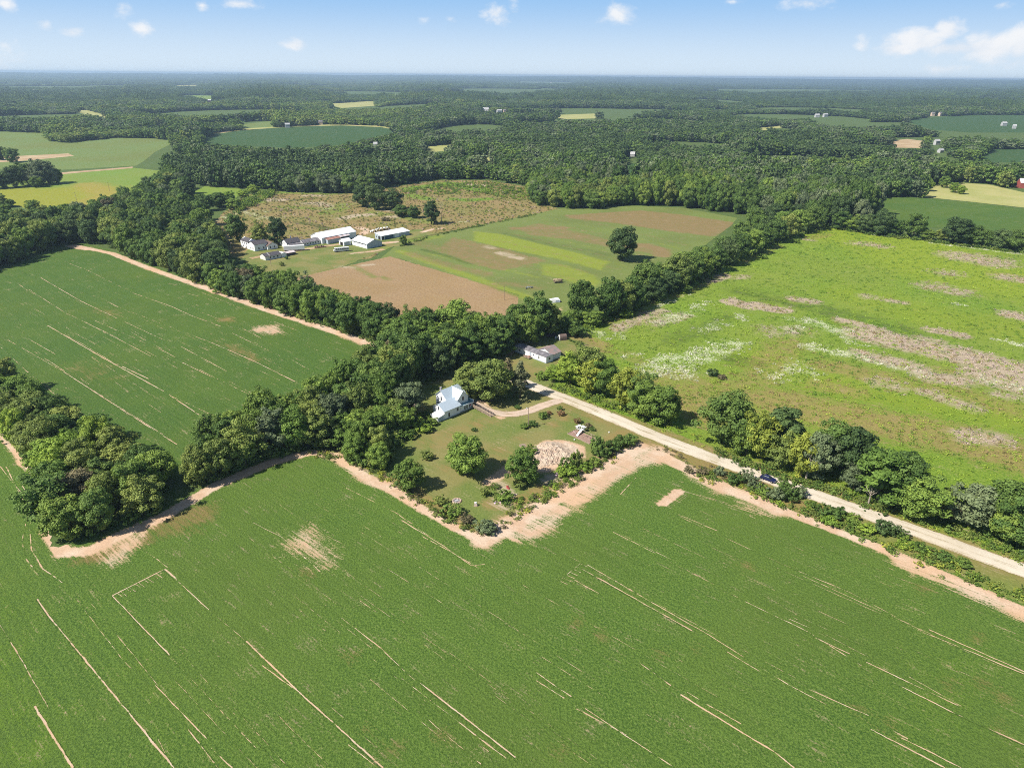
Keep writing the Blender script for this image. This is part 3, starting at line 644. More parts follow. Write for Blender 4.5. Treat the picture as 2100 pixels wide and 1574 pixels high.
# distant open land: seen outlines (also used to keep the woods off it)
V_ALL = []
def far(name, pts, mat, step=25, z=.06, keep=True, **kw):
    if keep: V_ALL.append(np.array(pts, float))
    return sheet(name, pts, M[mat], step, z, **kw)
stroke('lush', [(0, 400), (100, 412), (200, 412), (150, 395)], 30, 40, .95); stroke('dry', [(180, 378), (225, 400), (150, 430)], 10, 14, .75)
far('pale_field', [(-500, 262), (0, 270), (90, 273), (100, 290), (140, 293), (230, 283), (310, 284), (385, 293), (350, 296), (318, 312), (296, 330), (280, 340), (120, 349), (0, 347), (-500, 350)], 'pale')
far('bare_strip', [(-60, 326), (0, 322), (140, 315), (152, 320), (60, 329), (-60, 337)], 'dust', z=.12, keep=False)
far('pasture', [(-300, 352), (0, 352), (110, 358), (272, 344), (345, 352), (335, 366), (330, 376), (290, 390), (240, 404), (190, 425), (150, 432), (60, 430), (0, 412), (-200, 420)], 'pasture', step=10)
far('field_lane', [(112, 355), (200, 348), (272, 342), (272, 345), (200, 351), (114, 359)], 'dust', z=.14, keep=False)
far('soybean_field', [(400, 292), (440, 273), (500, 266), (600, 259), (700, 256), (780, 259), (832, 268), (790, 276), (740, 288), (700, 298), (600, 303), (500, 300)], 'soyfar', step=20)
stroke('soil', [(440, 273), (500, 266), (600, 259), (700, 256), (780, 259), (832, 268)], 5, 5, 1.0)
far('field_margin', [(430, 272), (500, 264), (600, 257.5), (700, 255), (780, 258), (836, 267.5), (832, 270), (780, 261), (700, 257.5), (600, 260), (500, 267), (436, 276)], 'straw', z=.16, keep=False)
far('pasture', [(390, 398), (420, 382), (492, 387), (485, 408), (430, 424), (395, 412)], 'pasture', step=6)
stroke('lush', [(400, 395), (480, 395), (430, 415)], 20, 15, 1.0)
far('soybean_field', [(-80, 425), (0, 432), (55, 455), (0, 478), (-80, 485)], 'soy2', step=4)
stroke('soil', [(-60, 422), (0, 432), (56, 455)], 2, 2)
far('pale_field', [(488, 256), (560, 248), (565, 262), (500, 268)], 'pale')
far('stubble_field', [(668, 213), (770, 207), (772, 217), (700, 222)], 'straw')
far('stubble_field', [(862, 302), (930, 295), (945, 306), (880, 313)], 'straw')
far('pasture', [(935, 327), (1000, 318), (1037, 325), (1020, 334), (975, 330)], 'straw', step=8)
far('soybean_field', [(1185, 346), (1250, 342), (1300, 335), (1348, 349), (1300, 356), (1230, 354)], 'soyfar', step=10)
stroke('soil', [(1190, 345), (1250, 341), (1300, 336), (1345, 350)], 2, 2)
far('stubble_field', [(1112, 237), (1220, 233), (1224, 243), (1150, 245)], 'straw')
far('bare_field', [(1818, 290), (1860, 285), (1900, 290), (1890, 304), (1838, 303)], 'dust', step=10)
far('soybean_field', [(1855, 248), (1900, 242), (1990, 236), (2300, 236), (2300, 272), (1990, 272), (1910, 266)], 'soyfar')
far('soybean_field', [(2000, 322), (2040, 307), (2250, 300), (2250, 335), (2040, 333)], 'soyfar', step=12)
far('soybean_field', [(1745, 428), (1800, 407), (1860, 404), (2000, 416), (2110, 430), (2500, 455), (2500, 500), (2110, 478), (1900, 466), (1850, 455)], 'soy2', step=5)
far('stubble_field', [(1865, 401), (1880, 387), (1960, 374), (2030, 379), (2110, 397), (2500, 440), (2500, 462), (2110, 427), (1990, 414)], 'straw', step=5, z=.1)
far('scrub_clearing', [(1525, 376), (1560, 368), (1640, 374), (1600, 385)], 'hay', step=6)
far('pasture', [(395, 196), (440, 197), (440, 206), (400, 203)], 'pasture', step=30)
far('stubble_field', [(1548, 263), (1610, 256), (1614, 260), (1560, 269)], 'straw')
far('stubble_field', [(140, 226), (180, 226), (240, 242), (236, 246), (170, 233)], 'straw')
far('stubble_field', [(360, 175), (410, 174), (412, 178), (362, 179)], 'straw', step=60)
far('stubble_field', [(1060, 168), (1180, 170), (1180, 173), (1060, 171)], 'straw', step=80)
far('stubble_field', [(1490, 277), (1540, 270), (1542, 275), (1500, 281)], 'straw')

# roads: strips with worn wheel paths
def lane(name, pts, w, mat, z, edge=.25, step=1.2):
    pl = W2(pts); P = []
    for i in range(len(pl) - 1):
        L = np.linalg.norm(pl[i + 1] - pl[i]); k = max(1, int(L / step))
        for j in range(k): P.append(pl[i] + (pl[i + 1] - pl[i]) * j / k)
    P.append(pl[-1]); P = np.array(P)
    k = 9; Pp = np.pad(P, ((k, k), (0, 0)), 'edge'); P = np.stack([np.convolve(Pp[:, c], np.ones(2 * k + 1) / (2 * k + 1), 'valid') for c in (0, 1)], 1)
    t = np.gradient(P, axis=0); t /= np.linalg.norm(t, axis=1)[:, None]; n = np.stack([-t[:, 1], t[:, 0]], 1)
    qs = [-1, -.93, -.8, -.62, -.45, -.28, -.1, .1, .28, .45, .62, .8, .93, 1]; V = []; A = []; D = []
    for q in qs:
        off = q * w / 2 + (RNG.normal(0, edge * .5, len(P)) if abs(q) == 1 else 0)
        crown = .12 * (1 - q * q)
        V.append(np.column_stack([P + n * np.reshape(off, (-1, 1)), np.full(len(P), z + crown)]))
        D.append(np.full(len(P), .55 if abs(q) > .9 else 0.0)); A.append(np.full(len(P), .5 if abs(abs(q) - .45) < .1 else 0)); D[-1] = D[-1] + (.34 if abs(q) <= .1 else .2 if abs(q) in (.8, .62) else 0)
    K = len(P); F = []
    i = np.arange(K - 1)
    for q in range(len(qs) - 1): F.append(np.stack([q * K + i, q * K + i + 1, (q + 1) * K + i + 1, (q + 1) * K + i], 1))
    F = np.vstack(F); V = np.vstack(V); me = np_mesh(name, V, F[:, ::-1], mat)
    for c in CHS:
        a = me.attributes.new(c, 'FLOAT', 'POINT')
        a.data.foreach_set('value', (np.concatenate(D) if c == 'dry' else np.concatenate(A) * .0 if c == 'soil' else np.zeros(len(V))).astype(np.float32))
    return link(name, me, kind='structure')
lane('road', [(1040, 768), (1095, 795), (1160, 817), (1260, 858), (1380, 910), (1576, 981), (1740, 1040), (1900, 1097), (2100, 1170), (2600, 1352)], 6.4, M['gravel'], .09)
lane('driveway', [(1168, 818), (1140, 818), (1112, 829), (1085, 845), (1050, 858), (1030, 860), (1010, 852), (985, 835), (960, 818), (945, 808)], 4.4, M['drive'], .08, .5)
lane('farm_track', [(505, 532), (560, 521), (620, 512), (680, 503), (720, 498)], 5.0, M['dust'], .09, 1.0)
# ------------------------------------------------------------------ trees
def leaf_mat(name, warm=0.0):
    mt, nt, bs = mat_new(name)
    oi = nt.new('ShaderNodeObjectInfo'); rnd = oi.outputs['Random']
    ca = nt.new('ShaderNodeAttribute', attribute_name='col'); ca.attribute_type = 'INSTANCER'; col = ca.outputs['Color']
    tint = nt.attr('tint')
    hsv = nt.new('ShaderNodeHueSaturation')
    nt.l.new(col, hsv.inputs['Color'])
    nt.put(hsv, 'Hue', nt.math('ADD', 0.5, nt.math('MULTIPLY', nt.math('SUBTRACT', nt.math('ADD', nt.math('MULTIPLY', tint, .5), nt.math('MULTIPLY', rnd, .5)), .5), -0.045)))
    nt.put(hsv, 'Value', nt.math('ADD', nt.math('MULTIPLY', tint, 0.75), nt.math('ADD', 0.42, nt.math('MULTIPLY', rnd, .42))))
    hsv.inputs['Saturation'].default_value = 1.0
    nt.put(bs, 'Base Color', hsv.outputs[0]); bs.inputs['Roughness'].default_value = 0.65
    bs.inputs['Specular IOR Level'].default_value = 0.25
    tl = nt.new('ShaderNodeBsdfTranslucent'); nt.put(tl, 'Color', hsv.outputs[0])
    mx = nt.new('ShaderNodeMixShader'); mx.inputs[0].default_value = 0.26
    nt.l.new(bs.outputs[0], mx.inputs[1]); nt.l.new(tl.outputs[0], mx.inputs[2])
    out = [n for n in nt.n if n.type == 'OUTPUT_MATERIAL'][0]; nt.l.new(mx.outputs[0], out.inputs[0])
    return mt


LEAF = leaf_mat('leaves'); LEAFGAIN = 1.92
BARK = simple('bark', (0.16, 0.12, 0.085), 0.9, col2=(0.08, 0.06, 0.045), scale=3)
DEADWOOD = simple('dead_wood', (0.34, 0.29, 0.23), 0.9)


def cards(C, N, size, rng, tint):
    """leaf sprays: one small folded quad per centre C with facing N"""
    k = len(C); N = N / (np.linalg.norm(N, axis=1)[:, None] + 1e-9)
    a = np.cross(N, rng.normal(0, 1, (k, 3))); a /= np.linalg.norm(a, axis=1)[:, None] + 1e-9; b = np.cross(N, a)
    s = (size * rng.uniform(.6, 1.25, k))[:, None]; s2 = s * rng.uniform(.55, 1.0, (k, 1)); f = N * s * rng.uniform(-.35, .1, (k, 1))
    V = np.stack([C - a * s + f, C - b * s2, C + a * s + f, C + b * s2], 1).reshape(-1, 3)
    F = np.arange(4 * k).reshape(-1, 4)
    return V, F, np.repeat(tint, 4)


def crown_mesh(name, seed, W, Ht, base, nl, per, size, style='round', core=True):
    """a crown: many leafy boughs standing off an uneven outline, with gaps between them"""
    rng = np.random.default_rng(seed); R = W / 2; Hc = (Ht - base) / 2; zc = base + Hc
    VV = []; FF = []; TT = []; off = 0
    i = np.arange(nl) + .5; th = np.arccos(1 - 2 * i / nl); ph = pi * (1 + 5 ** .5) * i + rng.uniform(0, 6)
    d = np.stack([np.sin(th) * np.cos(ph), np.sin(th) * np.sin(ph), np.cos(th)], 1) + rng.normal(0, .13, (nl, 3))
    if style == 'round': shell = rng.uniform(.62, .92, nl)
    elif style == 'open': shell = rng.uniform(.55, .98, nl)
    else: shell = rng.uniform(.6, .9, nl)
    lump = 1 + .16 * np.sin(d[:, 0] * 3 + seed) * np.cos(d[:, 1] * 4 + seed * 2)
    C = d * (shell * lump)[:, None] * [R, R, Hc]
    if style == 'cone':
        t = rng.uniform(0, 1, nl) ** .8; rr = R * (1 - t) * rng.uniform(.55, .95, nl) + .2
        C = np.stack([rr * np.cos(ph), rr * np.sin(ph), -Hc + 2 * Hc * t], 1)
    elif style == 'round' or style == 'open':
        z = C[:, 2] / Hc; k = np.where(z < 0, 1 - .35 * z * z, 1 - .1 * z); C[:, 0] *= k; C[:, 1] *= k
    elif style == 'tall':
        z = C[:, 2] / Hc; k = 1 - .25 * z; C[:, 0] *= k; C[:, 1] *= k
    lr = R * rng.uniform(.19, .36, nl) * (0.85 if style == 'open' else 1) * (0.6 if style == 'cone' else 1)
    lt = np.clip(rng.normal(.5, .2, nl), 0, 1)
    nb = max(1, nl // 4)      # inner boughs fill the middle
    Ci = rng.normal(0, .3, (nb, 3)) * [R, R, Hc]; C = np.vstack([C, Ci]); lr = np.append(lr, R * rng.uniform(.25, .4, nb)); lt = np.append(lt, rng.uniform(.2, .6, nb))
    C[:, 2] += zc
    for c, r, t in zip(C, lr, lt):
        k = max(4, int(per * (r / (R * .28)) ** 2 * rng.uniform(.8, 1.2)))
        n = rng.normal(0, 1, (k, 3)); n /= np.linalg.norm(n, axis=1)[:, None]
        out = (c - [0, 0, zc - Hc * .3]); out /= np.linalg.norm(out) + 1e-6
        n = n + out * .55; n /= np.linalg.norm(n, axis=1)[:, None]
        rad = r * rng.uniform(.72, 1.12, k)[:, None]
        P = c + n * rad * [1, 1, .8]
        N = n + rng.normal(0, .42, (k, 3)) + [0, 0, .25]
        v, f, tt = cards(P, N, np.full(k, size), rng, np.clip(t + rng.normal(0, .13, k), 0, 1))
        VV.append(v); FF.append(f + off); TT.append(tt); off += len(v)
        if core:   # added opaque core, tinted darker, keeps light from passing through the bough
            m = 6; vs = []
            rr = r * .62
            P8 = c + np.array([[0, 0, 1], [1, 0, 0], [0, 1, 0], [-1, 0, 0], [0, -1, 0], [0, 0, -1]]) * rr * [1, 1, .8] * rng.uniform(.8, 1.2, (6, 1))
            F8 = np.array([[0, 1, 2, 2], [0, 2, 3, 3], [0, 3, 4, 4], [0, 4, 1, 1], [5, 2, 1, 1], [5, 3, 2, 2], [5, 4, 3, 3], [5, 1, 4, 4]])
            # keep quads: repeat via tiny split
            VV.append(P8); TT.append(np.full(6, t * .8)); FF.append(None); FF[-1] = ('tri', F8[:, :3] + off); off += 6
    V = np.vstack(VV); quads = np.vstack([f for f in FF if not isinstance(f, tuple)]); tris = [f[1] for f in FF if isinstance(f, tuple)]
    T = np.vstack(tris) if tris else np.zeros((0, 3), int)
    me = bpy.data.meshes.new(name); me.vertices.add(len(V)); me.vertices.foreach_set('co', V.astype(np.float32).ravel())
    li = np.concatenate([quads.ravel(), T.ravel()]).astype(np.int32); me.loops.add(len(li)); me.loops.foreach_set('vertex_index', li)
    nq, ntr = len(quads), len(T); me.polygons.add(nq + ntr)
    me.polygons.foreach_set('loop_start', np.concatenate([np.arange(nq) * 4, nq * 4 + np.arange(ntr) * 3]).astype(np.int32))
    me.polygons.foreach_set('loop_total', np.concatenate([np.full(nq, 4), np.full(ntr, 3)]).astype(np.int32))
    me.update(calc_edges=True); me.materials.append(LEAF)
    a = me.attributes.new('tint', 'FLOAT', 'POINT'); a.data.foreach_set('value', np.concatenate(TT).astype(np.float32))
    return me


def trunk_mesh(name, seed, Ht, base, r, limbs=5, W=8, mat=None):
    rr = random.Random(seed); b = MB(); top = base + (Ht - base) * .55
    b.tube((0, 0, -.3), (rr.uniform(-.2, .2), rr.uniform(-.2, .2), base + .5), r * 1.25, r * .8)
    b.tube((0, 0, base + .4), (rr.uniform(-.5, .5), rr.uniform(-.5, .5), top), r * .8, r * .35)
    for k in range(limbs):
        a = 2 * pi * k / limbs + rr.uniform(-.4, .4); z = base + (top - base) * rr.uniform(0, .7)
        b.tube((0, 0, z), (cos(a) * W * .3, sin(a) * W * .3, z + (Ht - base) * rr.uniform(.15, .35)), r * .4, r * .12, 6)
    me = bpy.data.meshes.new(name); me.from_pydata(b.v, [], b.f); me.materials.append(mat or BARK)
    return me


# unit-ish stock: (crown, trunk, width, height)
STOCK = {'round': [], 'open': [], 'tall': [], 'cone': [], 'bush': []}
for k in range(6): STOCK['round'].append((crown_mesh('crown', 10 + k, 10, 13, .9, 60, 120, .25, 'round'), trunk_mesh('trunk', k, 13, 1.6, .32, 5, 10), 10, 13))
for k in range(4): STOCK['open'].append((crown_mesh('crown', 30 + k, 10, 14, 1.0, 72, 90, .25, 'open'), trunk_mesh('trunk', 20 + k, 14, 2.6, .30, 7, 10), 10, 14))
for k in range(3): STOCK['tall'].append((crown_mesh('crown', 50 + k, 7, 14, .8, 56, 90, .24, 'tall'), trunk_mesh('trunk', 40 + k, 14, 1.8, .26, 4, 7), 7, 14))
for k in range(2): STOCK['cone'].append((crown_mesh('crown', 70 + k, 6, 14, .5, 120, 60, .22, 'cone'), trunk_mesh('trunk', 60 + k, 14, 1.6, .22, 0, 6), 6, 14))
for k in range(4): STOCK['bush'].append((crown_mesh('crown', 90 + k, 4, 3, .15, 26, 44, .17, 'open'), trunk_mesh('trunk', 80 + k, 2.4, .3, .07, 4, 4), 4, 3))
GREEN = {'_': 0, 'tan': (0.19, 0.145, 0.06), 'pinkish': (0.30, 0.24, 0.195), 'cream': (0.38, 0.37, 0.27), 'hay': (0.165, 0.225, 0.026), 'haydark': (0.10, 0.165, 0.020),  'fbright': (0.115, 0.160, 0.028), 'dark': (0.048, 0.076, 0.022), 'deep': (0.060, 0.098, 0.020), 'mid': (0.084, 0.128, 0.022), 'olive': (0.110, 0.138, 0.030), 'bright': (0.118, 0.170, 0.022), 'yellow': (0.185, 0.205, 0.030),
         'grey': (0.088, 0.112, 0.050), 'spruce': (0.072, 0.080, 0.036), 'red': (0.045, 0.022, 0.026), 'rust': (0.16, 0.10, 0.045), 'brown': (0.10, 0.088, 0.042)}
del GREEN['_']
GREEN = {k: (v[0] * LEAFGAIN * 1.02, v[1] * LEAFGAIN * 1.02, v[2] * LEAFGAIN * 1.05) for k, v in GREEN.items()}
TREE_N = [0]


def plant(kind, xy, h, w, col, label, cat, name, group=None, seed=None, z=0.0):
    TREE_N[0] += 1; rr = random.Random(seed if seed is not None else TREE_N[0] * 13)
    cm, tm, w0, h0 = STOCK[kind][rr.randrange(len(STOCK[kind]))]
    t = thing(name, (float(xy[0]), float(xy[1]), z), rr.uniform(0, 6.28), label, cat, group)
    t.scale = (w / w0, w / w0, h / h0)
    c = link('crown', cm, t); g = GREEN[col] if isinstance(col, str) else col; k = rr.uniform(.88, 1.12)
    c['col'] = [float(g[0] * k), float(g[1] * k), float(g[2] * k)]
    s = link('trunk' if kind != 'bush' else 'stem', tm, t)
    return t


def tree(px, py, h, w, kind, col, label, name='tree', cat='tree', group=None, seed=None):
    p = at(px, py); return plant(kind, p[:2], h, w, col, label, cat, name, group, seed)


# --- trees that stand on their own or can be told apart
TAKEN = []
def T(px, py, h, w, kind, col, label, **kw):
    p = at(px, py); TAKEN.append((p[0], p[1], w / 2)); return tree(px, py, h, w, kind, col, label, **kw)
T(957, 972, 13.2, 10.6, 'round', 'mid', 'dense round green tree alone on the mown yard left of the rubble heap')
T(1071, 988, 10.6, 8.8, 'round', 'mid', 'dense green tree at the left edge of the rubble heap')
T(838, 1003, 9.6, 9.2, 'open', 'mid', 'loose green tree at the lower left corner of the yard by the dirt headland')
T(838, 852, 12.5, 11, 'round', 'grey', 'pale grey-green tree behind the utility pole left of the white farmhouse')
T(967, 816, 13.5, 12.5, 'round', 'olive', 'broad maple right of the white farmhouse, the one nearer the house')
T(1008, 822, 16.5, 15, 'round', 'olive', 'largest broad maple between the white farmhouse and the spruce')
T(1066, 818, 15.0, 8.2, 'cone', 'spruce', 'narrow spruce beside the end of the gravel road', name='spruce_tree', cat='spruce')
T(1042, 800, 13.0, 7.5, 'cone', 'brown', 'brownish thin conifer behind the maple by the road end', name='spruce_tree', cat='spruce')
T(1276, 534, 22.0, 19.0, 'round', 'dark', 'lone broad oak standing out in the striped mown field', name='oak_tree')
T(885, 460, 21, 11.5, 'tall', 'dark', 'dark tree with ragged crown right of the clump in the rough field')
T(572, 503, 21, 12, 'tall', 'dark', 'tall dark columnar tree behind the farm sheds')
T(487, 494, 20, 14, 'round', 'deep', 'tall tree behind the white farmhouse of the far farm, leftmost of its trees')
T(535, 502, 16, 13, 'open', 'olive', 'olive tree growing over the far white farmhouse')
T(828, 503, 7.5, 5.5, 'open', 'deep', 'small ragged tree at the end of the long open shed')
T(745, 424, 20, 17, 'round', 'dark', 'leftmost tree of the dark clump in the middle of the rough field')
T(774, 430, 23, 18, 'round', 'dark', 'tallest tree of the dark clump in the rough field')
T(806, 430, 18, 17, 'round', 'dark', 'right tree of the dark clump in the rough field')
T(822, 444, 10, 12, 'round', 'deep', 'low bushy tree under the dark clump in the rough field')
T(850, 447, 10, 11, 'round', 'deep', 'low bushy tree between the dark clump and the ragged tree')
T(430, 505, 12, 11, 'round', 'red', 'dark red-leaved tree at the edge of the wood near the far farm')
# roadside row, from the trailer home down to the lower right corner
R1 = 'leafy trees along the far side of the gravel road'
for i, (px, py, h, w, k, c, lb) in enumerate([
    (1136, 780, 5.5, 6.5, 'open', 'bright', 'low yellow-green tree below the end of the trailer home, first of the roadside row'),
    (1170, 788, 11.5, 10, 'open', 'bright', 'bright green roadside tree right below the trailer home'),
    (1205, 782, 13.5, 11, 'round', 'olive', 'olive green roadside tree behind the bright ones near the trailer home'),
    (1212, 806, 12, 9.5, 'open', 'yellow', 'sunlit yellow-green roadside tree left of the first gap'),
    (1238, 812, 12.5, 9, 'round', 'mid', 'mid green roadside tree on the left edge of the first gap'),
    (1282, 838, 14, 10, 'open', 'yellow', 'yellow locust-like tree on the right edge of the first gap'),
    (1312, 842, 12.5, 10, 'round', 'deep', 'deep green roadside tree behind the yellow one'),
    (1318, 860, 12, 9, 'round', 'mid', 'mid green roadside tree in front of the deep green one'),
    (1352, 866, 12.5, 10, 'round', 'mid', 'last big tree before the wide gap, casting its shadow on the hay'),
    (1372, 868, 8, 6, 'open', 'bright', 'small bright tree at the end of the first roadside clump'),
    (1488, 908, 15.5, 13.5, 'round', 'deep', 'dark green broad tree, first of the roadside clump beyond the wide gap'),
    (1530, 932, 11, 9, 'round', 'mid', 'mid green tree under the yellow crown beyond the wide gap'),
    (1560, 938, 14, 10, 'open', 'yellow', 'yellowing tree in the middle roadside clump'),
    (1598, 932, 16, 10, 'tall', 'dark', 'tall dark tree rising above the yellowing roadside tree'),
    (1602, 960, 10, 8, 'open', 'olive', 'olive green low tree between the tall dark and the vine-hung one'),
    (1642, 978, 13, 8, 'open', 'yellow', 'half-dead yellow tree hung with vines beside the road'),
    (1672, 982, 14, 8.5, 'open', 'grey', 'pale grey-green tree right of the vine-hung one'),
    (1705, 962, 14, 10, 'round', 'deep', 'deep green tree at the back of the roadside clump'),
    (1742, 978, 14.5, 11, 'round', 'dark', 'dark round tree behind the tall green one near the car'),
    (1750, 1004, 8, 7, 'open', 'grey', 'thin grey tree in the dark hollow of the roadside clump'),
    (1800, 1026, 15.5, 12, 'tall', 'mid', 'tall bright-topped green tree opposite the dark car'),
    (1842, 1028, 14.5, 10, 'round', 'deep', 'deep green tree right of the tall one opposite the car'),
    (1882, 1062, 11.5, 11, 'open', 'mid', 'light green low tree at the end of the long roadside clump'),
    (1932, 1062, 7, 6, 'open', 'brown', 'small brownish tree in the gap by the long clump'),
    (1984, 1078, 11.5, 10.5, 'open', 'grey', 'pale round tree standing between gaps on the roadside'),
    (2050, 1085, 12.5, 11, 'round', 'deep', 'deep green tree left of the corner of the picture'),
    (2068, 1112, 10, 9.5, 'round', 'mid', 'low mid green tree close to the road by the lower right corner'),
    (2098, 1128, 13.5, 12, 'round', 'deep', 'large dark tree at the right border above the road'),
    (2150, 1135, 13, 12, 'round', 'mid', 'green tree at the right border beyond the large dark one')]):
    T(px, py, h * 1.14, w * 1.2, k, c, lb, group=R1, seed=500 + i)
# shrubs between the road and the bean field
R2 = 'shrubs between the gravel road and the bean field'
for i, (px, py, h, w, c, lb) in enumerate([
    (1412, 968, 1.6, 3.4, 'brown', 'brown dry shrub at the top end of the ditch'), (1440, 972, 2.0, 4.2, 'brown', 'reddish seeded shrub second from the top of the ditch'),
    (1474, 974, 3.0, 3.6, 'grey', 'grey-green shrub above the car, first of the taller ones'), (1504, 990, 3.2, 5, 'deep', 'wide green shrub left of the dark car'),
    (1530, 985, 3.2, 4.6, 'grey', 'round grey-green shrub beside the road just before the car'), (1546, 998, 2.9, 4.2, 'grey', 'tall grey-green shrub touching the left of the car'),
    (1564, 1012, 2.5, 4.6, 'mid', 'mid green shrub right below the dark car'), (1607, 1008, 3.2, 4.2, 'deep', 'dark shrub just right of the dark car'), (1590, 1024, 3.8, 5, 'grey', 'pale shrub at the field side below the car'),
    (1618, 1022, 4.6, 5.6, 'deep', 'largest shrub right of the car'), (1640, 1018, 3.4, 4, 'grey', 'narrow shrub at the road edge beyond the largest'), (1664, 1040, 1.9, 4, 'mid', 'low shrub in the dip after the car'),
    (1690, 1056, 3.0, 4.8, 'deep', 'dark shrub halfway down the ditch'), (1716, 1062, 3.4, 5, 'deep', 'second dark shrub halfway down the ditch'), (1745, 1070, 2.6, 4.6, 'mid', 'mid green shrub below the halfway pair'),
    (1700, 1074, 2.2, 5, 'bright', 'bright vine-covered shrub at the field side halfway down'), (1778, 1090, 2.4, 4.8, 'bright', 'bright yellow-green shrub under the lone dark one'), (1808, 1092, 3.9, 5.6, 'dark', 'lone dark shrub standing against the pale road'),
    (1832, 1096, 3.0, 3.6, 'dark', 'narrow dark shrub right of the lone one'), (1852, 1104, 2.3, 3.2, 'deep', 'small shrub at the road edge past the lone one'), (1858, 1122, 1.9, 5, 'bright', 'low bright shrub by the field margin'),
    (1885, 1128, 2.2, 4.4, 'mid', 'low mid green shrub toward the lower end of the ditch'), (1935, 1148, 2.1, 5, 'deep', 'low dark patch-like shrub near the lower end of the ditch'), (1975, 1160, 1.7, 5, 'mid', 'last low shrub of the ditch')]):
    T(px, py, h, w, 'bush', c, lb, name='shrub', cat='shrub', group=R2, seed=700 + i)
# shrubs in and around the yard
R3 = 'shrubs in the yard and along its edges'
Y = lambda x, y: (780 + x / 3.148, 620 + y / 3.148)
for i, (cx, cy0, h, w, c, lb) in enumerate([
    (300, 1010, 2.6, 4.4, 'olive', 'small olive bush alone on the lawn left of the round tree'), (605, 828, 1.0, 2.2, 'deep', 'tiny dark bush on the lawn in front of the farmhouse'),
    (930, 808, 1.6, 3.4, 'mid', 'low bush at the foot of the lamp pole, left side'), (980, 795, 1.8, 3.6, 'deep', 'dark bush right of the lamp pole'), (1050, 745, 2.2, 4, 'mid', 'round bush between the lamp pole and the driveway mouth'),
    (1090, 722, 1.4, 2.2, 'rust', 'small reddish bush by the driveway mouth'), (1165, 728, 1.8, 3, 'rust', 'rusty brown bush inside the bend of the driveway'), (1160, 694, 1.6, 2, 'deep', 'tiny dark bush nearest the driveway mouth'),
    (1270, 778, 1.9, 2.8, 'rust', 'reddish bush above the collapsed swing set'), (1340, 806, 1.6, 3, 'brown', 'dry leaning bush right of the collapsed swing set'), (1368, 826, 1.2, 2.4, 'deep', 'dark little bush right of the dry leaning one'),
    (885, 684, 1.3, 2.6, 'deep', 'tiny bush on the lawn inside the driveway loop'),
    (1400, 985, 6.6, 5.4, 'deep', 'tall young tree-like shrub at the right end of the rubble'), (1440, 1000, 4, 5, 'deep', 'dark shrub right of the tall young one'), (1500, 955, 3.8, 5.6, 'deep', 'hedge shrub before the road corner, first part'),
    (1550, 930, 4.0, 5.6, 'deep', 'hedge shrub before the road corner, middle part'), (1610, 912, 3.6, 5.4, 'deep', 'hedge shrub at the road corner'), (1375, 1050, 2.8, 4.6, 'mid', 'light shrub below the tall young one'),
    (1262, 1065, 6.2, 4, 'olive', 'pointed young tree-like shrub in front of the rubble'), (1205, 1080, 4.2, 4.6, 'mid', 'green shrub left of the pointed one'), (1230, 1110, 3.0, 6, 'bright', 'bright shrub at the dirt edge below the pointed one'),
    (1170, 1120, 2.6, 4.4, 'bright', 'bright low shrub beside the tarpaulin heap'), (1320, 1080, 2.4, 5, 'bright', 'bright shrub along the dirt strip'), (965, 985, 3.2, 5, 'mid', 'green shrub peeping out behind the tree by the rubble'),
    (900, 1190, 2.6, 4.4, 'olive', 'weedy shrub under the tree by the rubble'), (800, 1270, 2.2, 5.4, 'mid', 'rounded weedy shrub beside the red scrap'), (670, 1250, 3.0, 2.4, 'olive', 'narrow upright shrub left of the weeds'),
    (465, 1375, 3.0, 6, 'mid', 'green shrub by the stones at the lower yard edge'), (560, 1420, 2.0, 4, 'brown', 'brownish shrub at the lower yard edge'), (690, 1480, 3.0, 6.2, 'grey', 'grey seeded shrub at the lowest corner of the yard'),
    (390, 1300, 2.2, 4.4, 'olive', 'olive weeds bush at the yard edge by the dirt'), (290, 830, 2.6, 6.5, 'bright', 'bright green vine mound left of the farmhouse annex'), (230, 800, 2.8, 6.5, 'bright', 'bright vine mound between the pole and the trees'),
    (160, 870, 3, 7, 'mid', 'green vine mound behind the loose corner tree'), (60, 900, 3, 7, 'bright', 'bright vine mound at the left woods edge'), (330, 790, 2.2, 4.4, 'mid', 'low bush close to the annex'),
    (1040, 495, 3, 5.5, 'mid', 'low bush at the left foot of the roadside row')]):
    T(*Y(cx, cy0), h, w, 'bush', c, lb, name='shrub', cat='shrub', group=R3, seed=800 + i)
for i, (px, py, h, w, c, lb) in enumerate([(1462, 770, 3.0, 5, 'dark', 'dark bush alone in the hayfield'), (1480, 776, 1.6, 4, 'brown', 'brown withered bush beside the dark one in the hayfield'),
                                           (1405, 600, 4, 8, 'mid', 'round bush in front of the hedgerow at the hayfield edge'), (1280, 650, 4, 9, 'bright', 'bright bush spreading from the hedgerow into the hay'),
                                           (1340, 612, 4, 8, 'deep', 'deep green bush leaning out of the hedgerow'), (1630, 498, 3, 6, 'mid', 'bush at the upper end of the hedgerow'), (1560, 530, 3, 7, 'mid', 'bush at the foot of the upper hedgerow'),
                                           (578, 545, 2.6, 3.4, 'olive', 'small garden tree on the farm lawn'), (588, 532, 2.4, 2.6, 'deep', 'tiny garden tree by the farm sheds'), (790, 452, 3, 8, 'brown', 'grey-brown brush pile under the dark clump')]):
    T(px, py, h, w, 'bush', c, lb, name='shrub', cat='shrub', group='bushes out in the fields', seed=900 + i)

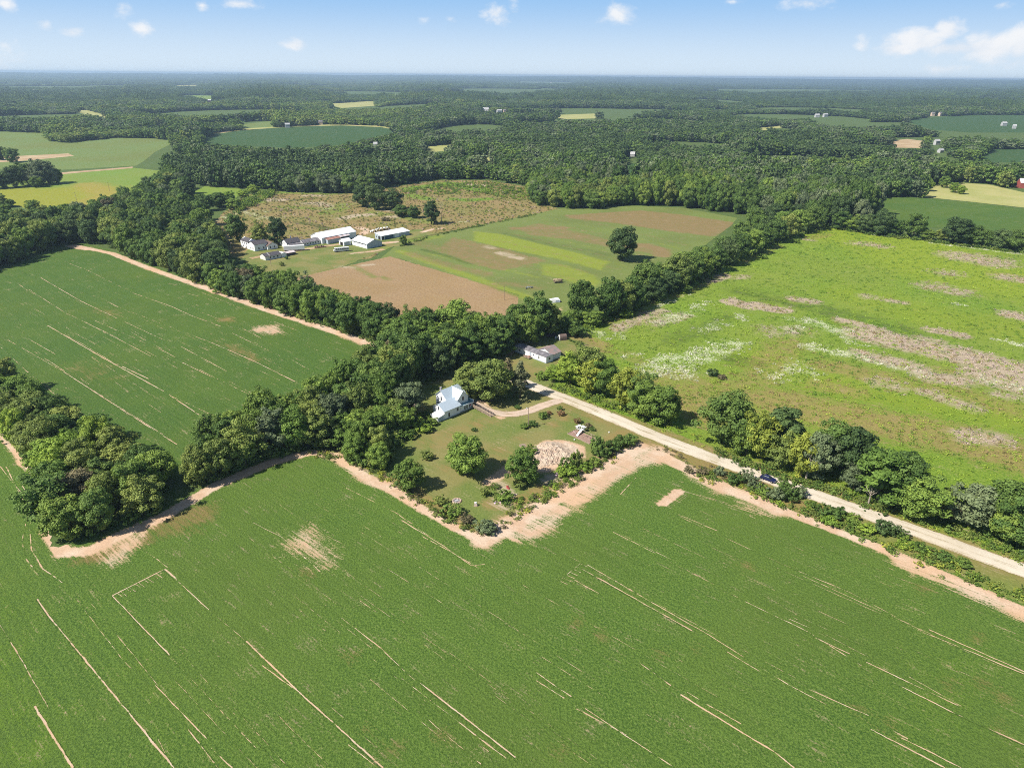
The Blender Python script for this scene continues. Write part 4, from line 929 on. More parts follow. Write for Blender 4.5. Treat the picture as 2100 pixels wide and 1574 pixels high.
# --- hedgerows and woods: candidate standing places, nearest ones planted one by one
ORD = ['first', 'second', 'third', 'fourth', 'fifth', 'sixth', 'seventh', 'eighth', 'ninth', 'tenth', 'eleventh', 'twelfth', 'thirteenth', 'fourteenth', 'fifteenth', 'sixteenth', 'seventeenth', 'eighteenth', 'nineteenth', 'twentieth']
TENS = {2: 'twenty', 3: 'thirty', 4: 'forty', 5: 'fifty', 6: 'sixty', 7: 'seventy'}
def ordinal(i):
    if i < 20: return ORD[i]
    t, r = divmod(i + 1, 10)
    return (TENS[t][:-1] + 'ieth') if r == 0 else TENS[t] + '-' + ORD[r - 1]


TONE = {'dark': 'dark green', 'deep': 'deep green', 'mid': 'mid green', 'olive': 'olive', 'bright': 'bright green', 'yellow': 'yellowish', 'grey': 'grey-green', 'brown': 'brownish', 'spruce': 'blue-green'}
def fill(poly, dmin, n=20000, seed=1):
    rng = np.random.default_rng(seed); pg = W2(poly); lo, hi = pg.min(0), pg.max(0)
    P = rng.uniform(lo, hi, (n, 2)); P = P[in_poly(P, pg)]; out = []; cell = {}
    for p in P:
        k = (int(p[0] // dmin), int(p[1] // dmin)); ok = True
        for dx in (-1, 0, 1):
            for dy in (-1, 0, 1):
                for q in cell.get((k[0] + dx, k[1] + dy), ()):
                    if (q[0] - p[0]) ** 2 + (q[1] - p[1]) ** 2 < dmin * dmin: ok = False
        if ok and all((q[0] - p[0]) ** 2 + (q[1] - p[1]) ** 2 > (q[2] * .75 + 2.2) ** 2 for q in TAKEN):
            cell.setdefault(k, []).append(p); out.append(p)
    return out


H3G = 'trees of the hedgerow beside the hayfield'
H3 = [(1004, 736, 13, 10, 'deep'), (1062, 690, 16, 12, 'deep'), (1020, 704, 14, 11, 'mid'), (1082, 704, 15, 12, 'mid'), (1103, 690, 20, 14, 'deep'), (1128, 688, 17, 11, 'olive'), (1152, 684, 9, 9, 'deep'), (1168, 668, 8, 8, 'mid'), (1192, 658, 21, 13, 'deep'), (1214, 668, 8, 9, 'mid'), (1180, 690, 7, 8, 'deep'),
      (1248, 650, 20, 13, 'deep'), (1272, 642, 17, 13, 'olive'), (1292, 634, 17, 13, 'deep'), (1322, 612, 21, 15, 'deep'), (1340, 618, 14, 12, 'dark'), (1388, 590, 20, 16, 'olive'), (1372, 602, 13, 11, 'dark'), (1416, 578, 18, 14, 'deep'), (1444, 566, 16, 13, 'mid'), (1466, 556, 16, 13, 'deep'), (1490, 544, 17, 14, 'dark'), (1514, 532, 17, 14, 'deep'),
      (1538, 520, 17, 14, 'mid'), (1562, 509, 18, 15, 'deep'), (1588, 497, 18, 15, 'deep'), (1612, 488, 19, 15, 'olive'), (1638, 478, 19, 15, 'mid'), (1664, 471, 19, 15, 'deep'), (1688, 462, 18, 15, 'deep'),
      (1350, 590, 15, 13, 'deep'), (1400, 566, 15, 13, 'mid'), (1432, 552, 15, 13, 'deep'), (1480, 530, 15, 13, 'deep'), (1528, 506, 15, 13, 'deep'), (1576, 484, 16, 13, 'dark'), (1602, 474, 16, 14, 'mid'), (1635, 462, 17, 14, 'dark'), (1000, 712, 14, 12, 'deep'), (1545, 464, 16, 14, 'deep'), (1582, 460, 17, 14, 'dark'), (1558, 478, 15, 13, 'mid'), (1518, 492, 14, 12, 'deep'), (1612, 456, 17, 14, 'deep')]
for i, (px, py, h, w, c) in enumerate(H3):
    T(px, py, h, w, random.Random(i).choice(['round', 'round', 'open']), c, '%s tree of %s height in the hayfield hedgerow, %s from the trailer home' % (TONE[c], 'low' if h < 12 else 'middle' if h < 18 else 'great', ordinal(sorted(range(len(H3)), key=lambda k: H3[k][0]).index(i))), group=H3G, seed=3000 + i)
T(106, 1070, 14, 13, 'round', 'deep', 'dense tree on the outer left tip of the wedge-shaped wood')
T(142, 1098, 12, 11, 'round', 'mid', 'low tree at the very tip of the wedge-shaped wood above the bare soil')
for i, (px, py, h, w, k, c, lb) in enumerate([(1722, 470, 15, 14, 'round', 'deep', 'first tree of the far hay edge, next to the hedgerow corner'), (1748, 474, 12, 13, 'open', 'mid', 'bushy tree second along the far hay edge'), (1775, 478, 15, 14, 'round', 'dark', 'dark tree third along the far hay edge'),
    (1806, 482, 19, 17, 'round', 'dark', 'large dark tree rising in front of the far bean field, left one'), (1836, 484, 13, 13, 'open', 'deep', 'middle-high tree right of the large left one on the hay edge'), (1872, 488, 18, 15, 'round', 'deep', 'large tree rising in front of the far bean field, middle one'),
    (1900, 492, 8, 11, 'open', 'mid', 'low bushy tree in the dip of the far hay edge'), (1930, 495, 9, 12, 'open', 'olive', 'low olive tree before the widest one of the far hay edge'), (1962, 500, 19, 20, 'round', 'dark', 'widest dark tree of the far hay edge'), (1992, 503, 15, 15, 'round', 'deep', 'tree right behind the widest one of the far hay edge'),
    (2020, 507, 13, 14, 'open', 'deep', 'middle-high tree toward the right border on the hay edge'), (2050, 511, 15, 15, 'round', 'dark', 'dark tree near the right border on the hay edge'), (2080, 515, 15, 15, 'round', 'deep', 'deep green tree almost at the right border on the hay edge'), (2110, 519, 15, 15, 'round', 'dark', 'dark tree on the right border of the hay edge')]):
    T(px, py, h, w, k, c, lb, group='trees along the far edge of the hayfield', seed=3200 + i)
T(933, 704, 21, 17, 'open', 'mid', 'tall broad tree standing out against the brown field above the grove')
AREAS = [  # polygon, spacing, height range, palette, words for the place, landmark pixel used for counting, group
    ([(690, 905), (735, 875), (790, 850), (835, 855), (850, 868), (815, 890), (800, 935), (780, 962), (730, 948)], 5.0, (8.5, 12), ('mid', 'olive', 'mid'), 'in the clump left of the yard', 'the white farmhouse', (880, 850), 'trees of the clump left of the yard'),
    ([(805, 735), (850, 775), (828, 800), (790, 850), (715, 885), (668, 915), (600, 930), (520, 950), (450, 980), (402, 998), (398, 950), (430, 928), (490, 905), (560, 885), (620, 862), (700, 810)], 6.6, (12, 17), ('deep', 'mid', 'deep', 'olive', 'mid'), 'between the two bean fields', 'the farmyard', (830, 780), 'trees of the belt between the two bean fields'),
    ([(-60, 765), (0, 785), (60, 835), (120, 868), (210, 905), (300, 965), (340, 1000), (335, 1045), (240, 1088), (165, 1100), (110, 1080), (95, 1040), (112, 1000), (60, 945), (0, 875), (-60, 815)], 6.6, (10, 14), ('mid', 'olive', 'deep', 'bright', 'olive'), 'in the left wedge-shaped wood', 'its lower tip', (130, 1090), 'trees of the wedge-shaped wood at the left'),
    ([(800, 722), (806, 760), (838, 790), (880, 785), (930, 752), (1000, 742), (1045, 722), (1040, 700), (960, 705), (880, 700)], 7.4, (14, 19), ('deep', 'dark', 'mid', 'deep'), 'in the grove behind the farmhouse', 'the house', (900, 800), 'trees of the grove behind the white farmhouse'),
    ([(428, 592), (560, 636), (700, 680), (800, 716), (880, 703), (960, 706), (880, 690), (800, 686), (700, 648), (600, 610), (510, 588), (470, 580)], 6.6, (13, 17.5), ('deep', 'dark', 'mid', 'deep'), 'in the hedgerow under the brown field', 'the grove', (900, 700), 'trees of the hedgerow under the brown field'),
    ([(-60, 562), (0, 548), (60, 526), (120, 505), (162, 497), (210, 503), (300, 540), (420, 586), (468, 585), (458, 545), (442, 505), (424, 470), (395, 440), (330, 410), (260, 425), (170, 458), (60, 480), (0, 488), (-60, 500)], 8.4, (14, 21), ('dark', 'deep', 'mid', 'olive', 'deep'), 'in the wood left of the far farm', 'that farm', (500, 540), 'trees of the wood left of the far farm'),
]
REST = []   # (x, y, h, w, palette colour)
TONE = {'dark': 'dark green', 'deep': 'deep green', 'mid': 'mid green', 'olive': 'olive', 'bright': 'bright green', 'yellow': 'yellowish', 'grey': 'grey-green', 'brown': 'brownish', 'spruce': 'blue-green'}
count = 0; LIMIT = 205
for ai, (poly, dm, hr, pal, where, mark, mpx, grp) in enumerate(AREAS):
    pts = fill(poly, dm, 9000, 100 + ai); mk = at(*mpx)[:2]; pts.sort(key=lambda p: np.hypot(*(p - mk)))
    rr = random.Random(40 + ai); n = 0
    for p in pts:
        h = rr.uniform(*hr); w = dm * rr.uniform(1.25, 1.7); c = rr.choice(pal); kd = rr.choice(['round', 'round', 'open', 'tall' if rr.random() < .3 else 'round'])
        if rr.random() < .05: c = 'brown' if rr.random() < .25 else 'grey'
        px, py = proj((p[0], p[1], h / 2))
        if count < LIMIT and -40 < px < 2140:
            plant(kd, p, h, w, c, '%s tree %s, %s from %s' % (TONE[c], where, ordinal(n), mark), 'tree', 'tree', grp, seed=2000 + count); count += 1; n += 1
        else: REST.append((p[0], p[1], h, w, c))
print('individual hedge trees', count, 'rest', len(REST), 'stand-alone', TREE_N[0] - count)

# --- the far woods, one mass
def pip(px, py, poly):
    return in_poly(np.column_stack([px, py]), np.asarray(poly, float))


FRONT = np.array([(-3000, 240), (-500, 262), (280, 300), (296, 345), (350, 366), (420, 383), (640, 396), (720, 397), (800, 382), (900, 368), (1000, 368), (1080, 381), (1096, 420), (1180, 430), (1300, 421), (1400, 425), (1530, 444), (1600, 455), (1700, 466), (1760, 474), (1900, 492), (2100, 518), (2700, 590), (5000, 800)], float)
def proj_many(X, Y_, Z):
    v = np.stack([X, Y_, Z - H], 1); w = v @ fwd
    return 1050 + FPX * (v @ rgt) / w, 787 - FPX * (v @ upv) / w
rng = np.random.default_rng(5)
FX = []; FY = []; FS = []; FH = []
r = 380.0
while r < 21500:
    s = 8.6 if r < 900 else 9.6 if r < 1500 else 11 if r < 2200 else 14 if r < 3200 else r * .0062
    da = s / r; A = np.arange(-radians(45), radians(45), da) + rng.uniform(0, da)
    k = len(A); A = A + rng.uniform(-.38, .38, k) * da; rad = r + rng.uniform(-.4, .4, k) * s
    FX.append(np.sin(A) * rad); FY.append(np.cos(A) * rad); FS.append(np.full(k, s)); r += s * .92
FX, FY, FS = map(np.concatenate, (FX, FY, FS))
def vnoise(x, y, sc, seed):
    g = np.random.default_rng(seed).random((256, 256)); u, v = x / sc, y / sc; i, j = np.floor(u).astype(int), np.floor(v).astype(int); f, h_ = u - i, v - j; f = f * f * (3 - 2 * f); h_ = h_ * h_ * (3 - 2 * h_)
    G_ = lambda a, b: g[a % 256, b % 256]
    return (G_(i, j) * (1 - f) + G_(i + 1, j) * f) * (1 - h_) + (G_(i, j + 1) * (1 - f) + G_(i + 1, j + 1) * f) * h_
rad_ = np.hypot(FX, FY); kk = np.maximum(1, rad_ / 1800)
stand = .45 * (vnoise(FX, FY, 26, 1) - .5) + .75 * (vnoise(FX, FY, 75, 2) - .5) + .8 * (vnoise(FX / kk * 1.0, FY / kk, 190, 3) - .5) * np.minimum(kk, 2)
hh = (16.5 + rng.normal(0, 1.7, len(FX))) * np.clip(1 + .85 * stand, .45, 1.6)
hh = np.where(rad_ < 950, hh * 1.12 + 1, hh)
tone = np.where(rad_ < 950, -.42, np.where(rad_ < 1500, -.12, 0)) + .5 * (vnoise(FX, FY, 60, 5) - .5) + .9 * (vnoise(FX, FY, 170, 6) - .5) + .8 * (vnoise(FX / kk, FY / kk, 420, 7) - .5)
bx, by = proj_many(FX, FY, np.zeros(len(FX))); tx, ty = proj_many(FX, FY, hh); mx_, my_ = proj_many(FX, FY, hh * .5)
ok = (bx > -220) & (bx < 2320) & (by < np.interp(bx, FRONT[:, 0], FRONT[:, 1]))
for V in V_ALL:
    hit = pip(bx, by, V) | (pip(mx_, my_, V)) | (pip(tx, ty + 1.0, V))
    ok &= ~hit
# yards round the distant houses stay open
FARSPOT = [(430, 210), (443, 211), (997, 229), (1024, 232), (1035, 231), (1146, 193), (1157, 194), (1168, 198), (1208, 189), (1217, 190), (868, 170), (806, 155), (905, 181), (814, 198), (18, 190), (71, 187), (590, 262), (658, 256), (770, 299), (1675, 241), (1692, 240), (1912, 238), (1927, 238),
           (1888, 181), (1972, 181), (1985, 182), (1995, 181), (2070, 212), (2058, 258), (2079, 264), (1920, 297), (1928, 313), (1297, 321), (2097, 385), (1384, 173), (1102, 171), (1130, 171), (970, 170)]
for px, py in FARSPOT:
    q = at(px, py); d0 = np.hypot(q[0], q[1]); uq = q[:2] / d0; al = FX * uq[0] + FY * uq[1] - d0; ac = np.abs(-FX * uq[1] + FY * uq[0])
    ok &= ~((al < 10) & (al > -15 - d0 * .10) & (ac < 8 + d0 * .0045))
# thin out: openings and lanes in the far woods
op = np.sin(FX / 210 + 1.3 * np.sin(FY / 330)) * np.cos(FY / 260 + np.sin(FX / 190))
ok &= ~((op > .93) & (FY > 1500))
cr = random.Random(21)
for k in range(60):      # glades, lanes and small fields
    d0 = cr.uniform(1000, 2600) if k < 30 else cr.uniform(2400, 10000); a0 = cr.uniform(-.62, .62); L = d0 * cr.uniform(.025, .10); D = d0 * cr.uniform(.05, .13)
    x0, y0 = sin(a0) * d0, cos(a0) * d0; th_ = cr.uniform(-.35, .35); dx, dy = FX - x0, FY - y0
    uu, vv = dx * cos(th_) + dy * sin(th_), -dx * sin(th_) + dy * cos(th_)
    ok &= (uu / L) ** 2 + (vv / D) ** 2 > 1
ok &= rng.random(len(FX)) > .03
FX, FY, FS, hh, tone, stand = FX[ok], FY[ok], FS[ok], hh[ok], tone[ok], stand[ok]
# left cluster in the pasture and a few field trees
for (px, py, h, w, c) in [(10, 386, 12, 12, 'dark'), (30, 384, 14, 13, 'dark'), (52, 380, 15, 14, 'deep'), (72, 381, 11, 11, 'grey'), (90, 378, 18, 16, 'grey'), (108, 377, 13, 12, 'grey'), (118, 375, 10, 9, 'mid'), (76, 384, 7, 9, 'mid'), (-20, 388, 13, 13, 'deep'),
                          (27, 333, 13, 13, 'deep'), (2, 328, 12, 12, 'dark'), (415, 418, 6, 8, 'mid'), (450, 425, 9, 11, 'deep'), (470, 418, 8, 9, 'bright'), (425, 432, 9, 10, 'deep'), (500, 405, 5, 8, 'bright'), (520, 398, 6, 9, 'bright'), (480, 430, 7, 9, 'mid'),
                          (345, 368, 13, 10, 'deep'), (352, 375, 13, 10, 'mid'), (362, 380, 12, 10, 'deep'), (372, 388, 12, 10, 'grey'), (380, 398, 12, 10, 'deep'), (365, 392, 11, 10, 'dark'), (350, 386, 11, 9, 'olive'), (338, 380, 10, 9, 'deep'), (328, 392, 12, 10, 'deep'), (310, 400, 12, 11, 'dark'), (385, 410, 12, 11, 'dark'), (370, 406, 12, 11, 'deep'), (350, 400, 13, 11, 'dark'), (330, 405, 13, 11, 'deep'),
                          (70, 436, 7, 8, 'mid'), (90, 440, 7, 8, 'olive'), (115, 444, 8, 9, 'deep'), (140, 440, 8, 9, 'mid'), (20, 425, 5, 7, 'mid'), (80, 452, 8, 9, 'deep'), (110, 460, 9, 10, 'mid'), (140, 455, 10, 10, 'deep'),
                          (1880, 398, 9, 9, 'bright'), (1900, 392, 9, 8, 'bright'), (1955, 395, 7, 7, 'bright'), (1935, 385, 8, 8, 'mid'), (1970, 398, 6, 6, 'bright'), (12, 440, 8, 9, 'mid'), (40, 452, 8, 10, 'mid'), (0, 425, 8, 9, 'olive'), (60, 468, 9, 11, 'mid')]:
    p = at(px, py); REST.append((p[0], p[1], h * (1.5 if py < 440 else 1.15), w * (1.35 if py < 440 else 1.1), c))


def scatter_object(name, P, SC, ROT, IDX, objs, **kw):
    CC = np.array([OBC[i] for i in IDX]) * rng.uniform(.85, 1.15, (len(IDX), 1)); IDX = [OBM[i] for i in IDX]
    """one object whose geometry nodes stand the given crowns on its points"""
    me = bpy.data.meshes.new(name); me.vertices.add(len(P)); me.vertices.foreach_set('co', np.asarray(P, np.float32).ravel())
    for nm, ty, ar, fl in (('scl', 'FLOAT_VECTOR', SC, 'vector'), ('rz', 'FLOAT', ROT, 'value'), ('idx', 'INT', IDX, 'value'), ('col', 'FLOAT_VECTOR', CC, 'vector')):
        a = me.attributes.new(nm, ty, 'POINT'); a.data.foreach_set(fl, np.asarray(ar, np.int32 if ty == 'INT' else np.float32).ravel())
    o = link(name, me, **kw); me.materials.append(LEAF)
    col = bpy.data.collections.new(name + '_stock')
    for i, ob in enumerate(objs): ob.name = '%s_%02d' % (name, i); col.objects.link(ob)
    ng = bpy.data.node_groups.new(name, 'GeometryNodeTree')
    ng.interface.new_socket('Geometry', in_out='INPUT', socket_type='NodeSocketGeometry'); ng.interface.new_socket('Geometry', in_out='OUTPUT', socket_type='NodeSocketGeometry')
    N = ng.nodes; L = ng.links; gi = N.new('NodeGroupInput'); go = N.new('NodeGroupOutput')
    m2p = N.new('GeometryNodeMeshToPoints'); iop = N.new('GeometryNodeInstanceOnPoints'); ci = N.new('GeometryNodeCollectionInfo')
    ci.inputs[0].default_value = col; ci.inputs['Separate Children'].default_value = True; ci.inputs['Reset Children'].default_value = True
    def na(nm, ty):
        n = N.new('GeometryNodeInputNamedAttribute'); n.data_type = ty; n.inputs[0].default_value = nm; return n.outputs[0]
    L.new(gi.outputs[0], m2p.inputs[0]); L.new(m2p.outputs[0], iop.inputs['Points']); L.new(ci.outputs[0], iop.inputs['Instance'])
    iop.inputs['Pick Instance'].default_value = True; L.new(na('idx', 'INT'), iop.inputs['Instance Index'])
    L.new(na('scl', 'FLOAT_VECTOR'), iop.inputs['Scale'])
    cx = N.new('ShaderNodeCombineXYZ'); L.new(na('rz', 'FLOAT'), cx.inputs[2]); L.new(cx.outputs[0], iop.inputs['Rotation'])
    L.new(iop.outputs[0], go.inputs[0])
    md = o.modifiers.new('scatter', 'NODES'); md.node_group = ng
    return o


COLS = [GREEN[c] for c in ('dark', 'deep', 'mid', 'olive', 'deep', 'grey', 'bright', 'brown')]
# near woodland stock keeps the fine crowns; the far woods use coarser ones
far_me = [crown_mesh('far_crown', 200 + k, 10, 13, .3, 26, 22, .62, 'round') for k in range(4)]
def clump_mesh(seed):
    """several crowns of different height grown together, for the farthest woods"""
    rng2 = np.random.default_rng(seed); o = None; bm = bmesh.new()
    for k in range(9):
        m = far_me[rng2.integers(4)]; t = bm.verts.__len__()
        n0 = len(bm.verts); bm.from_mesh(m); bm.verts.ensure_lookup_table()
        s = rng2.uniform(.75, 1.2); dx, dy = (k % 3 - 1) * 8.5 + rng2.uniform(-2, 2), (k // 3 - 1) * 8.5 + rng2.uniform(-2, 2)
        for v in bm.verts[n0:]: v.co = Vector((v.co.x * s + dx, v.co.y * s + dy, v.co.z * rng2.uniform(.999, 1.001) * s))
    me = bpy.data.meshes.new('far_clump'); bm.to_mesh(me); bm.free(); me.materials.clear(); me.materials.append(LEAF); return me
clump = [clump_mesh(300 + k) for k in range(3)]
objs = []; MESHIX = {}; OBM = []; OBC = []
def stock(me_, col, k=1.0):
    if me_.name not in MESHIX: MESHIX[me_.name] = len(objs); objs.append(bpy.data.objects.new('stock', me_))
    OBM.append(MESHIX[me_.name]); OBC.append([c * k for c in col]); return len(OBM) - 1
near_idx = {c: [stock(STOCK['round'][i][0], GREEN[c]) for i in (0, 1, 2, 3)] for c in ('dark', 'deep', 'mid', 'olive', 'grey', 'bright', 'fbright', 'brown', 'yellow')}
far_idx = [[stock(far_me[i], GREEN[c]) for i in range(4)] for c in ('dark', 'dark', 'deep', 'grey', 'deep', 'mid', 'olive', 'fbright')]
cl_idx = [[stock(clump[i], GREEN[c], .95) for i in range(3)] for c in ('dark', 'deep', 'deep', 'mid', 'olive')]
# zero-padded names keep the collection order equal to the index
P = []; SC = []; RO = []; ID = []
for (x, y, h, w, c) in REST:
    P.append((x, y, 0)); SC.append((w / 10, w / 10, h / 13)); RO.append(rng.uniform(0, 6.28)); ID.append(near_idx[c][rng.integers(4)])
cn = ['dark', 'dark', 'deep', 'grey', 'deep', 'mid', 'olive', 'fbright', 'brown']
for i in range(len(FX)):
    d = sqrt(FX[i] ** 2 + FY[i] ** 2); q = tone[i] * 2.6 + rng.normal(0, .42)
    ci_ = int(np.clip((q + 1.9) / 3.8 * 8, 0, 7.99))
    s = FS[i]
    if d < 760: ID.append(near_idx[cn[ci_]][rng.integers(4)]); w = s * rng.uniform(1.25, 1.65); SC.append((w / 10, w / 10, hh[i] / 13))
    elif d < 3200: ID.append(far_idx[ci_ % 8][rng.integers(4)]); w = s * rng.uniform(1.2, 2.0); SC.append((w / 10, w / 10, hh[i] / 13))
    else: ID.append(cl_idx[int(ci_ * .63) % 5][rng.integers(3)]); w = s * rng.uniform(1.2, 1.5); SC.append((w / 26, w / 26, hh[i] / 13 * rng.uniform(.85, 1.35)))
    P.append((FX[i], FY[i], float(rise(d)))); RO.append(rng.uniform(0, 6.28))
print('woodland points', len(P), 'of which beyond 3.2 km', int((np.hypot(FX, FY) > 3200).sum()), 't', round(time.time() - T0, 1))
scatter_object('woodland', P, SC, RO, ID, objs, kind='stuff', label='green broadleaf woods spreading from behind the farm to the horizon')

# --- undergrowth: low weeds and brambles under hedges, on verges and rough ground
objs = []; MESHIX.clear()
ug = [crown_mesh('weed_clump', 400 + k, 3, 1.6, 0, 12, 16, .17, 'open') for k in range(3)]
rng = np.random.default_rng(6)
ui = {c: [stock(m_, GREEN[c]) for m_ in ug] for c in ('deep', 'mid', 'olive', 'bright', 'brown', 'yellow', 'tan', 'pinkish', 'cream', 'hay', 'haydark')}
P = []; SC = []; RO = []; ID = []
def weeds(poly, n, sc, pal, seed):
    rng = np.random.default_rng(seed); pg = W2(poly); lo, hi = pg.min(0), pg.max(0); Q = rng.uniform(lo, hi, (n, 2)); Q = Q[in_poly(Q, pg)]; Q = Q[~in_poly(Q, W2(P_FARM))]
    for p in Q:
        s = rng.uniform(*sc); P.append((p[0], p[1], 0)); SC.append((s, s, s * rng.uniform(.6, 1.3))); RO.append(rng.uniform(0, 6.28)); ID.append(ui[pal[rng.integers(len(pal))]][rng.integers(3)])
def weeds_line(pts, half, dens, sc, pal, seed):
    rng = np.random.default_rng(seed); pl = W2(pts)
    for i in range(len(pl) - 1):
        d = pl[i + 1] - pl[i]; L = np.linalg.norm(d); nn = np.array([-d[1], d[0]]) / L
        for _ in range(int(L * half * 2 * dens)):
            p = pl[i] + d * rng.random() + nn * rng.normal(0, half * .6); s = rng.uniform(*sc)
            P.append((p[0], p[1], 0)); SC.append((s, s, s * rng.uniform(.6, 1.2))); RO.append(rng.uniform(0, 6.28)); ID.append(ui[pal[rng.integers(len(pal))]][rng.integers(3)])
for ai, a in enumerate(AREAS): weeds(a[0], 2600, (.8, 1.9), ('deep', 'mid', 'deep', 'olive'), 60 + ai)
weeds_line([(1430, 972), (1560, 1012), (1700, 1068), (1860, 1128), (2100, 1225), (2300, 1300)], 3.0, .40, (.35, .95), ('olive', 'bright', 'yellow', 'mid', 'mid'), 1)
weeds_line([(1350, 915), (1430, 955), (1500, 985)], 2.2, .3, (.2, .55), ('olive', 'brown', 'brown'), 2)
weeds_line([(1180, 800), (1300, 848), (1450, 905), (1600, 960), (1750, 1015), (1900, 1072), (2100, 1150)], 1.4, .35, (.2, .5), ('olive', 'yellow', 'mid'), 3)
weeds_line([(1460, 925), (1600, 978), (1720, 1012), (1850, 1055), (1990, 1095), (2120, 1145)], 2.6, .4, (.4, 1.1), ('deep', 'mid', 'olive'), 4)
weeds_line([(1130, 790), (1200, 812), (1300, 850), (1372, 872)], 2.2, .4, (.4, 1.1), ('deep', 'mid', 'olive', 'bright'), 5)
weeds_line([(640, 925), (760, 962), (850, 1020), (940, 1075), (992, 1096), (1080, 1045), (1170, 990), (1300, 905)], 1.8, .5, (.25, .75), ('olive', 'mid', 'yellow', 'olive', 'brown'), 6)
weeds_line([(1000, 1000), (1040, 1040), (1100, 1020), (1180, 975)], 2.4, .4, (.3, .85), ('olive', 'mid', 'bright'), 7)
weeds_line([(1150, 690), (1230, 660), (1300, 632), (1400, 592), (1500, 540), (1600, 492), (1690, 468)], 3.4, .16, (.6, 1.7), ('deep', 'mid', 'olive', 'bright'), 8)
weeds_line([(1690, 466), (1800, 482), (1960, 502), (2120, 522)], 2.5, .2, (.8, 1.8), ('mid', 'olive', 'deep'), 9)
weeds_line([(820, 505), (900, 482), (980, 464), (1100, 440)], 1.2, .2, (.5, 1.1), ('mid', 'deep', 'olive'), 10)
weeds_line([(840, 865), (870, 850), (895, 868)], 2.2, .4, (.5, 1.2), ('bright', 'mid'), 11)
weeds(P_ROUGH, 9000, (.2, .75), ('olive', 'mid', 'bright', 'olive', 'brown', 'tan', 'tan', 'pinkish'), 90)
weeds([(820, 395), (900, 376), (1010, 374), (1090, 392), (1120, 420), (1000, 400), (900, 400)], 900, (.6, 1.6), ('bright', 'bright', 'mid'), 91)
weeds([(470, 420), (560, 392), (560, 402), (480, 440)], 160, (1.5, 2.8), ('bright', 'mid'), 92)
# standing weeds of the hayfield: seedheads, white flowers, taller tufts
tuf = [crown_mesh('tuft', 450 + k, 2.2, .8, 0, 6, 9, .16, 'open', core=False) for k in range(3)]
for c in ('tan', 'pinkish', 'cream', 'hay', 'haydark', 'brown'): ui['t' + c] = [stock(m_, GREEN[c]) for m_ in tuf]
pg = W2(P_HAY); rng = np.random.default_rng(77); lo, hi = pg.min(0), pg.max(0); Q = rng.uniform(lo, np.minimum(hi, [520, 620]), (90000, 2)); Q = Q[in_poly(Q, pg)]
qx, qy = proj_many(Q[:, 0], Q[:, 1], np.zeros(len(Q))); Q = Q[(qx < 2250) & (qx > 1050)]
pk, wh, dr = paint(Q, 'pink'), paint(Q, 'white'), paint(Q, 'dry'); rnd = rng.random(len(Q)); mott = vnoise(Q[:, 0], Q[:, 1], 9, 8)
for i in range(len(Q)):
    if wh[i] > .12 and rnd[i] < wh[i] * .9 and mott[i] > .35: c = 'tcream'
    elif pk[i] > .15 and rnd[i] < pk[i] * .8: c = 'tpinkish' if rng.random() < .7 else 'ttan'
    elif dr[i] > .2 and rnd[i] < dr[i] * .4: c = 'ttan' if rng.random() < .6 else 'thay'
    elif rnd[i] > .70: c = 'thay' if mott[i] > .42 else 'thaydark'
    else: continue
    s_ = rng.uniform(.45, 1.1); P.append((Q[i, 0], Q[i, 1], 0)); SC.append((s_, s_, s_ * rng.uniform(.5, 1.1))); RO.append(rng.uniform(0, 6.28)); ID.append(ui[c][rng.integers(3)])
scatter_object('undergrowth', P, SC, RO, ID, objs, kind='stuff', label='low weeds and brambles under the hedges and on the verges')
print('undergrowth', len(P), 't', round(time.time() - T0, 1))
# ------------------------------------------------------------------ buildings and things
WHITE = simple('white_siding', (0.80, 0.80, 0.80), .6, .05, 1.2, streak=(.3, .3, 6))
WHITE2 = simple('weathered_white_paint', (0.70, 0.70, 0.68), .7, .12, 1.0, streak=(1, 1, 3))
BLUEROOF = simple('pale_blue_metal_roof', (0.60, 0.69, 0.75), .4, .05, .9, metal=.25, streak=(1, 6, 1), spec=.5)
WROOF = simple('white_metal_roof', (0.88, 0.88, 0.88), .4, .05, .4, metal=.1, streak=(1, 5, 1))
GLASS = simple('window_glass', (0.03, 0.04, 0.055), .12, .1, 1, spec=.6)
GREYW = simple('grey_steel_siding', (0.40, 0.45, 0.50), .5, .06, .6, streak=(1, 1, 4))
SHING = simple('dark_shingles', (0.065, 0.06, 0.07), .9, .14, 2.2, col2=(0.12, 0.11, 0.115))
SHING2 = simple('patched_grey_roof', (0.13, 0.12, 0.13), .85, .1, .5, col2=(0.30, 0.28, 0.29))
PINKROOF = simple('faded_pink_roof', (0.33, 0.22, 0.20), .8, .1, .7, col2=(0.20, 0.20, 0.18))
RUST = simple('rusty_tin', (0.30, 0.13, 0.095), .75, .12, .8, col2=(0.40, 0.25, 0.20))
PALETIN = simple('pale_tin_with_rust', (0.66, 0.60, 0.60), .5, .1, .7, col2=(0.48, 0.34, 0.30))
BROWNROOF = simple('brown_roof', (0.17, 0.12, 0.10), .85, .12, 1.0)
WOOD = simple('weathered_wood', (0.38, 0.29, 0.21), .85, .15, 1.5, streak=(1, 8, 1))
DARKW = simple('dark_wood', (0.10, 0.08, 0.07), .9, .15, 2)
DARKIN = simple('dark_opening', (0.02, 0.018, 0.016), .9, .05, 1)
CONC = simple('concrete', (0.42, 0.41, 0.39), .9, .1, 1.5)
RUBM = simple('pink_rubble', (0.54, 0.43, 0.32), .95, .15, .5, col2=(0.42, 0.31, 0.22), bump=.5)
STONE = simple('pale_stone', (0.58, 0.47, 0.39), .9, .15, 1.2, col2=(0.40, 0.27, 0.20))
REDP = simple('faded_red', (0.38, 0.07, 0.06), .6, .15, 1)
